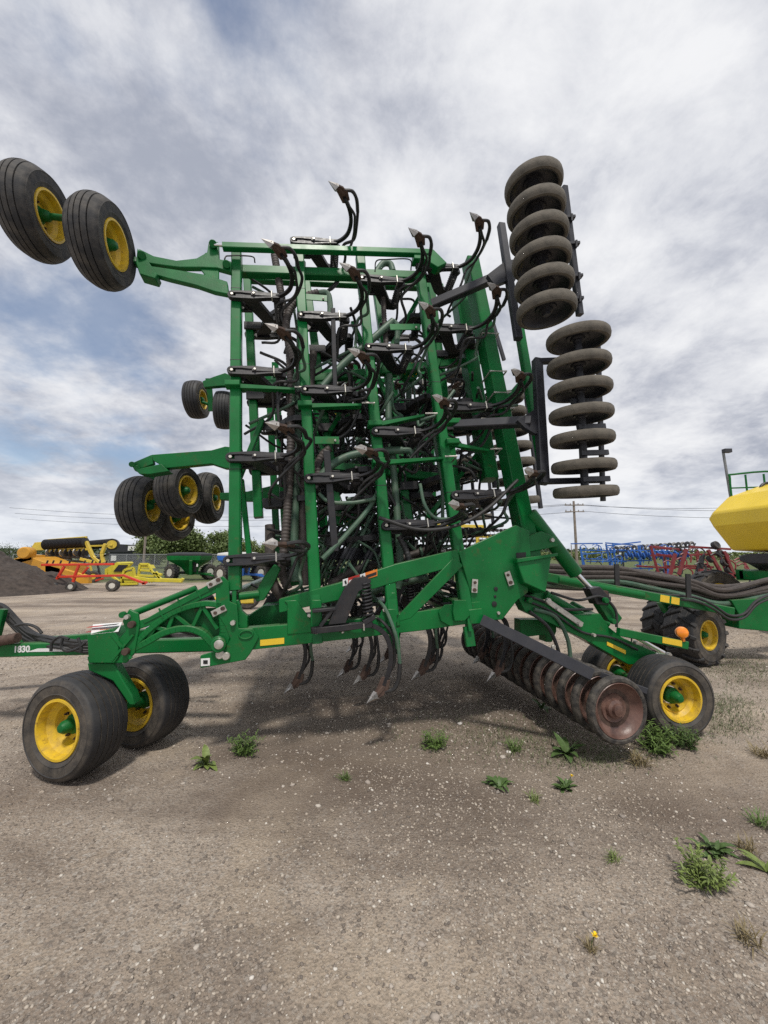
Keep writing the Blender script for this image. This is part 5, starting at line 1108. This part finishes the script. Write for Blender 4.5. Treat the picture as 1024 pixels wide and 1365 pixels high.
# grain carts
def grain_cart(px, Y, col, colname, label, tarpm, flip=1, tank_stripe=None):
    b = flat(at_depth(px, 772, Y)); o = root('grain_cart', b, label, 'grain cart', 'grain carts by the fence')
    K = .62; M = lambda x, y, z: np.array([b[0] + x * flip * K, b[1] + y * K, z * K])
    def hop(rings, m, name):
        vs = [M(*p) for r in rings for p in r]; n = 4; fs = []
        for i in range(len(rings) - 1): fs += [(i * n + k, i * n + (k + 1) % n, (i + 1) * n + (k + 1) % n, (i + 1) * n + k) for k in range(n)]
        fs += [(3, 2, 1, 0), tuple((len(rings) - 1) * n + k for k in range(n))]; return MB().add(vs, fs).build(name, m, o, bevel=.03, smooth=0)
    rc = lambda x0, x1, y0, y1, z: [(x0, y0, z), (x1, y0, z), (x1, y1, z), (x0, y1, z)]
    hop([rc(-.1, .5, -.3, .3, .6), rc(-.7, .9, -.7, .7, 1.5), rc(-1.9, 1.9, -1.5, 1.5, 2.35), rc(-2.0, 2.0, -1.55, 1.55, 2.85)], col, 'hopper')
    hop([rc(-2.0, 2.0, -1.56, 1.56, 2.853), rc(-1.95, 1.95, -1.5, 1.5, 3.1), rc(-1.3, 1.3, -.6, .6, 3.25)], tarpm, 'tarp')
    MB().bar(M(-1.5, 0, .85), M(2.6, 0, .7), .16, .16).build('chassis', col, o)
    for (x0, z0, x1, z1) in ((-.9, 1.5, -.9, .8), (.9, 1.5, 1.3, .75), (1.5, 2.3, 1.2, .8)): MB().bar(M(x0, -.7, z0), M(x1, -.6, z1), .09, .09).build('leg', col, o)
    MB().bar(M(.75, -1.2, .7), M(.9, -1.62, 2.3), .22, .19).build('auger', col, o)
    MB().prism([M(.95, -1.0, 1.0), M(1.25, -1.0, 1.0), M(1.3, -1.3, 2.2), M(1.0, -1.3, 2.2)], (.0, .05, 0)).build('tail_panel', TARP, o)
    for (x, z) in ((.7, 1.75), (1.5, 1.75)): MB().box(M(x, -1.28, z), (.10, .03, .2)).build('marker_plate', WH, o)
    wx = -1.55
    simple_wheel(o, M(wx, -1.0, .92), (-.45 * flip, -1, 0), .57, .46, WR, lug=True); simple_wheel(o, M(1.9, .9, .92), (.9 * flip, -.6, 0), .57, .46, WR, lug=True)
    MB().cyl(M(wx, -.8, .92), M(1.9, .8, .92), .07).build('axle', BK, o)
    MB().bar(M(2.0, -.2, .7), M(3.4, -.8, .5), .12, .12).build('drawbar', col, o); return o
grain_cart(252, 29, G, 'green', 'green grain cart with black tarp parked before the fence', TARP)
grain_cart(319, 27.5, BP, 'blue', 'blue grain cart with pale tarp, partly hidden by the green drill posts', GT)
# yellow lettered implement glimpsed through the front arm
q = P2(13.0); ys = root('straw_harrow', flat(q(275, 808)), 'yellow beam with black lettering seen through the front arm of the drill', 'implement')
MB().bar(q(250, 804), q(340, 798), .35, .26, (0, 1, 0)).build('beam', YP, ys); simple_wheel(ys, (*q(330, 820)[:2], .4), (.1, -1, 0), .4, .3, YP)
text('straws', .28, q(267, 802) + np.array([0, -.19, 0]), q(292, 800) - q(267, 802), (0, 0, 1), INK_RECESS, ys)
# harrow with black tines behind the drill
q = P2(15); hr = root('tine_harrow', flat(q(635, 780)), 'harrow with rows of black tines on yellow posts beyond the drill', 'harrow')
for (x, y0) in ((577, 700), (636, 702), (700, 704)): MB().bar(q(x, y0), (*q(x, y0)[:2], .0), .14, .14).build('post', YP, hr)
MB().bar(q(570, 700), q(645, 702), .12, .10).build('top_rail', YP, hr); MB().bar(q(620, 714), q(680, 716), .12, .08).build('top_rail', YP, hr)
for j, y in enumerate((706, 713, 720, 727)):
    m1 = MB().bar(q(560, y), q(700, y + 2), .05, .05); m1.build('tine_bar', BK, hr)
    tn = MB()
    for i in range(26):
        x = 562 + i * 5.3; p = q(x, y + 1); tn.tube(coil(.05, 0, 3, .01, (p - np.array([.06, 0, 0]), p + np.array([.06, 0, 0]))), .02, 4); tn.tube([p, p + np.array([.05, -.1, -.2])], .012, 4)
    tn.build('tine_row', BK, hr)
# ---- right background: blue and red cultivators
def cultivator(name, x0, x1, ytop, ybot, Y, m, label, rows, seed, dep=3.5):
    r = random.Random(seed); a = at_depth(x0, ybot, Y); b = at_depth(x1, ybot, Y); zt = at_depth(x0, ytop, Y)[2]; o = root(name, flat((a + b) / 2), label, 'cultivator', 'folded cultivators in the yard')
    n = max(4, int(abs(b[0] - a[0]) / .75))
    for i in range(n + 1):
        x = a[0] + (b[0] - a[0]) * i / n; y = Y + r.uniform(0, dep); z1 = zt * r.uniform(.75, 1.0); MB().bar((x, y, .35), (x + r.uniform(-.35, .35), y + .2, z1), .11, .11).build('upright', m, o)
    for j in range(rows):
        z = .7 + (zt - .8) * j / (rows - 1)
        for d in (0, dep * .5, dep):
            s0 = a[0] + (b[0] - a[0]) * r.uniform(0, .35); s1 = s0 + (b[0] - a[0]) * r.uniform(.3, .65); MB().bar((s0, Y + d, z + r.uniform(-.2, .2)), (min(s1, b[0]), Y + d, z + r.uniform(-.2, .2)), .10, .10).build('frame_tube', m, o)
    for i in range(int(n * 6)):
        x = r.uniform(a[0], b[0]); z = r.uniform(.8, zt * .95); y = Y - r.uniform(0, .5) + r.choice((0, dep * .5))
        MB().tube(cr([(x, y, z), (x + .25, y, z + .1), (x + .42, y - .1, z - .08), (x + .3, y - .2, z - .36)], 4), .035, 5).build('shank', BK if r.random() < .4 else m, o)
    for i in range(3): simple_wheel(o, (a[0] + (b[0] - a[0]) * (.15 + .35 * i), Y + .5, .4), (.2, -1, 0), .4, .3, WR)
    return o, a, b, zt
bc, a, b, zt = cultivator('blue_cultivator', 787, 905, 723, 775, 30, BP, 'bright blue folded cultivator behind the hose bundle', 4, 3)
for i in range(22): MB().lathe([(0, -.05), (.25, -.04), (.28, 0), (.25, .04), (0, .05)], (a[0] + 2.6 + i * .22, 29.6, 1.75 + .15 * (i % 2)), (1, -.3, .2), 14).build('disc', BP, bc)
q = P2(33); hb_ = root('rolling_harrow', flat(q(870, 770)), 'dark lattice harrow boom stretched above the blue cultivator', 'harrow')
for (y0, y1) in ((731, 724), (736, 729), (742, 735)): MB().bar(q(820, y0), q(925, y1), .12, .12).build('boom_rail', NV, hb_)
for i in range(18):
    x = 822 + i * 5.9; MB().bar(q(x, 742 - .4 * i), q(x + 5, 731 - .4 * i), .07, .07).build('lattice', NV, hb_)
    MB().lathe([(.15, -.05), (.25, -.04), (.25, .04), (.15, .05)], q(x, 732 - .4 * i), (.2, -1, 0), 12, True).build('ring', ST if i % 2 else NV, hb_)
for x in (830, 905): MB().bar(q(x, 738), (*q(x, 738)[:2], 0.0), .12, .12).build('stand', NV, hb_)
rc_, a, b, zt = cultivator('red_cultivator', 893, 985, 726, 778, 19, DR, 'dark red folded cultivator with black wheels next to the yellow tank', 4, 8, 2.5)
for (x, y, r) in ((954, 727, .2), (960, 738, .18), (966, 750, .18), (948, 745, .18), (972, 760, .2)): simple_wheel(rc_, at_depth(x, y, 18.7), (.3, -1, .4), r, .22, BK)
MB().prism([at_depth(x, y, 18.8) for x, y in ((934, 744), (940, 738), (937, 764), (928, 764))], (0, .1, 0)).build('screen_panel', NV, rc_)
for (a_, b_) in (((944, 733), (962, 765)), ((932, 760), (985, 768)), ((965, 735), (980, 770)), ((900, 738), (893, 768)), ((915, 732), (905, 766))): MB().bar(at_depth(*a_, 18.6), at_depth(*b_, 18.6), .14, .12).build('frame_tube', DR, rc_)

# ---- fence, building, poles, wires
FM = mat('fence_wire', (.33, .34, .35), .5, metal=.5)
fx0, fx1, fy = -34.0, -8.0, 36.0
fe = root('chain_link_fence', ((fx0 + fx1) / 2, fy, 0), 'chain link fence running behind the grain carts', 'fence')
for i in range(11): x = fx0 + (fx1 - fx0) * i / 10; MB().cyl((x, fy, 0), (x, fy, 1.95), .035, 8).build('fence_post', FM, fe)
MB().cyl((fx0, fy, 1.9), (fx1, fy, 1.9), .025, 8).build('top_rail', FM, fe)
ms = MB()
for i in range(170):
    x = fx0 + (fx1 - fx0) * i / 170
    for s in (-1, 1): ms.bar((x, fy - .03 * s, .05), (x + s * 1.85, fy - .03 * s, 1.88), .012, .012) if fx0 < x + s * 1.85 < fx1 else None
ms.build('mesh', FM, fe, smooth=0)
bx = at_depth(165, 742, 75); sh_ = root('shed', flat(bx), 'dark low building with gabled roof far behind the yellow machines', 'building')
WALL = mat('dark_wall', (.05, .055, .065), .7, var=.15); ROOF = mat('dark_roof', (.022, .024, .03), .6, var=.2)
MB().box((bx[0] + .4, 78, 1.3), (7.5, 5, 2.6)).build('wall', WALL, sh_)
MB().prism([(bx[0] - 3.8, 75.2, 2.6), (bx[0] + 4.6, 75.2, 2.6), (bx[0] + 3.2, 75.2, 3.8), (bx[0] - 1.5, 75.2, 4.1)], (0, 5.6, 0)).build('roof', ROOF, sh_)
MB().prism([(bx[0] + 2.0, 74.4, 0.0), (bx[0] + 5.2, 74.4, 0.0), (bx[0] + 5.2, 74.4, 2.0), (bx[0] + 3.6, 74.4, 3.1), (bx[0] + 2.0, 74.4, 2.2)], (0, .7, 0)).build('porch', WALL, sh_)
MB().box((bx[0] + 1.4, 75.1, 3.3), (1.5, .1, .9)).build('window', WH, sh_); MB().box((bx[0] - 2.2, 75.45, 1.4), (1.0, .1, 1.0)).build('window', WH, sh_)
WOOD = mat('weathered_pole', (.23, .19, .16), .9, var=.25, scale=3, bump=.2, bscale=20)
def upole(px, ytop, Y, label, arms=True, r=.15):
    p = flat(at_depth(px, 745, Y)); zt = at_depth(px, ytop, Y)[2]; o = root('utility_pole', p, label, 'utility pole', 'utility poles')
    MB().tube([p, p + np.array([0, 0, zt])], [r, r * .7], 12).build('pole', WOOD, o)
    if arms:
        for dz in (.5, 1.25):
            MB().bar(p + np.array([-1.1, -.12, zt - dz]), p + np.array([1.1, -.12, zt - dz]), .1, .12).build('crossarm', WOOD, o)
            for dx in (-1.0, -.45, .45, 1.0): MB().lathe([(0, 0), (.05, 0), (.07, .08), (.05, .16), (0, .18)], p + np.array([dx, -.12, zt - dz + .06]), (0, 0, 1), 8).build('insulator', ST, o)
    return p, zt
p1, z1 = upole(769, 668, 45, 'tall wooden utility pole with crossarms rising behind the hose bundle', True, .17)
p2, z2 = upole(762.5, 726, 150, 'small far utility pole just left of the tall one', False, .2)
p3, z3 = upole(192, 690, 48, 'wooden utility pole between the rock picker and the green grain cart', False, .16)
WI = mat('wire', (.03, .03, .035), .5)
for k, (dx, dz, xe, ze) in enumerate(((-1.0, .4, 46, 10.0), (.45, .4, 48, 9.2), (1.0, 1.2, 50, 8.2))):
    a = p1 + np.array([dx, -.12, z1 - dz]); b = np.array([p1[0] + xe, p1[1] + 4, ze]); P = [a + (b - a) * t + np.array([0, 0, -1.2 * 4 * t * (1 - t)]) for t in np.linspace(0, 1, 12)]
    tag(MB().tube(P, .022, 5).build('power_line', WI, None), ('uppermost', 'middle', 'lowest')[k] + ' power line running right from the tall utility pole', 'power line', 'power lines')
    b = np.array([-60, 62 + k, 9.5 - k * .8]); P = [a + (b - a) * t + np.array([0, 0, -1.5 * 4 * t * (1 - t)]) for t in np.linspace(0, 1, 16)]
    tag(MB().tube(P, .022, 5).build('power_line', WI, None), ('uppermost', 'middle', 'lowest')[k] + ' power line running left from the tall utility pole behind the drill', 'power line', 'power lines')

# ---- trees
TL = [leafmat('tree_leaf', (.12, .165, .05)), leafmat('tree_leaf_light', (.155, .195, .06)), leafmat('tree_leaf_dark', (.062, .092, .036))]
BARK = mat('bark', (.10, .08, .065), .95, var=.4, scale=4, bump=.4)
def tree(x, y, h, w, label, m, seed, leaves=2600, name='leafy_tree', conic=.0, group='trees beyond the fence'):
    r = np.random.default_rng(seed); o = root(name, (x, y, 0), label, 'tree', group)
    tr = MB().tube(cr([(x, y, -.1), (x + .1, y, h * .3), (x - .05, y, h * .6), (x, y, h * .9)], 4), list(np.linspace(h * .022, h * .005, 13)), 8)
    nb = 9; cl = []
    for i in range(nb):
        a = 6.28 * i / nb * 1.7 + r.random(); z0 = h * (.22 + .55 * i / nb); L_ = w * (.35 + .2 * r.random()) * (1 - conic * i / nb); e = np.array([x + math.cos(a) * L_, y + math.sin(a) * L_, z0 + h * .14])
        tr.tube([np.array([x, y, z0]), (np.array([x, y, z0]) + e) / 2 + np.array([0, 0, h * .02]), e], [h * .008, h * .006, h * .003], 5); cl.append(e)
    tr.build('trunk', BARK, o)
    for i in range(26):
        t = r.random(); zz = h * (.25 + .72 * t); rad = w * .5 * (math.sin(math.pi * min(1, .18 + .82 * t)) ** .6 if conic < .5 else (1 - t * .9)); a = r.random() * 6.28; q = rad * math.sqrt(r.random()) * .95
        cl.append(np.array([x + math.cos(a) * q, y + math.sin(a) * q, zz]))
    cl = np.array(cl); k = r.integers(0, len(cl), leaves); sz = w * .13 * (.6 + .8 * r.random(len(cl)))
    c = cl[k] + r.normal(0, 1, (leaves, 3)) * sz[k][:, None] * np.array([1, 1, .8]); s = h * .026 * (.6 + r.random(leaves))
    d1 = r.normal(0, 1, (leaves, 3)); d1 /= np.linalg.norm(d1, axis=1)[:, None]; d2 = np.cross(d1, r.normal(0, 1, (leaves, 3))); d2 /= np.linalg.norm(d2, axis=1)[:, None]
    v = np.stack([c - d1 * s[:, None], c + d2 * s[:, None] * .6, c + d1 * s[:, None], c - d2 * s[:, None] * .6], 1).reshape(-1, 3) - np.array([x, y, 0])
    me = bpy.data.meshes.new('crown'); me.from_pydata(v.tolist(), [], [(4 * i, 4 * i + 1, 4 * i + 2, 4 * i + 3) for i in range(leaves)]); me.materials.append(m); ob = bpy.data.objects.new('crown', me); COL.objects.link(ob); ob.parent = o; WLOC[ob.name] = np.zeros(3)
trees = [(202, 55, 735, 62, 1, 'leafy tree right behind the wooden pole at the left'), (224, 702, 0, 58, 0, 'tall leafy tree above the green grain cart under the hanging tyres'), (246, 698, 0, 60, 0, 'tallest bushy tree above the tarp of the green grain cart'), (262, 714, 0, 62, 1, 'light green tree above the right half of the green grain cart tarp'), (278, 733, 0, 70, 2, 'small far tree in the gap between the two grain carts'), (296, 708, 0, 58, 0, 'pointed tree left of the front wing post'), (308, 712, 0, 60, 1, 'leafy tree half covered by the front wing post'), (332, 722, 0, 60, 1, 'leafy tree right of the front wing post above the blue cart'), (352, 728, 0, 62, 0, 'leafy tree behind the front feet of the folded wing'), (434, 738, 0, 70, 2, 'tree glimpsed between the second and third wing posts')]
for i, (px, yt, _z, Y, mi, lab) in enumerate(trees):
    yt = 706 if i == 0 else yt
    x = at_depth(px, 742, Y)[0]; h = at_depth(px, yt, Y)[2]; tree(x, Y, h, h * .62, lab, TL[mi], 40 + i, 5200)
for i, (px, yt, Y) in enumerate(((12, 729, 120), (-14, 727, 118), (36, 731, 125), (58, 734, 130))):
    x = at_depth(px, 742, Y)[0]; h = at_depth(px, yt, Y)[2]; tree(x, Y, h, h * 1.5, ('dark round tree low on the horizon above the dirt pile', 'dark tree at the far left edge of the horizon', 'low dark tree left of the scraper on the horizon', 'low dark tree behind the raised ribbed drum')[i], TL[2], 70 + i, 1500, 'round_tree')
def far_wood(name, xs, Y, h, seed, m):
    r = np.random.default_rng(seed); n = 12000; x = r.uniform(xs[0], xs[1], n); top = h * (.7 + .5 * (vnoise(x, x * 0, seed, 4, .12) + .5)); z = top * r.random(n) ** .7; y = Y + r.uniform(0, 8, n)
    c = np.stack([x, y, z], 1); s = h * .10 * (.6 + r.random(n)); d1 = r.normal(0, 1, (n, 3)); d1 /= np.linalg.norm(d1, axis=1)[:, None]; d2 = np.cross(d1, r.normal(0, 1, (n, 3))); d2 /= np.linalg.norm(d2, axis=1)[:, None]
    v = np.stack([c - d1 * s[:, None], c + d2 * s[:, None] * .7, c + d1 * s[:, None], c - d2 * s[:, None] * .7], 1).reshape(-1, 3)
    me = bpy.data.meshes.new(name); me.from_pydata(v.tolist(), [], [(4 * i, 4 * i + 1, 4 * i + 2, 4 * i + 3) for i in range(n)]); me.materials.append(m); o = bpy.data.objects.new(name, me); COL.objects.link(o); o['kind'] = 'stuff'
far_wood('distant_woods', (-260, 120), 210, 6.5, 91, TL[2]); far_wood('distant_woods', (40, 300), 190, 4.5, 92, TL[1])
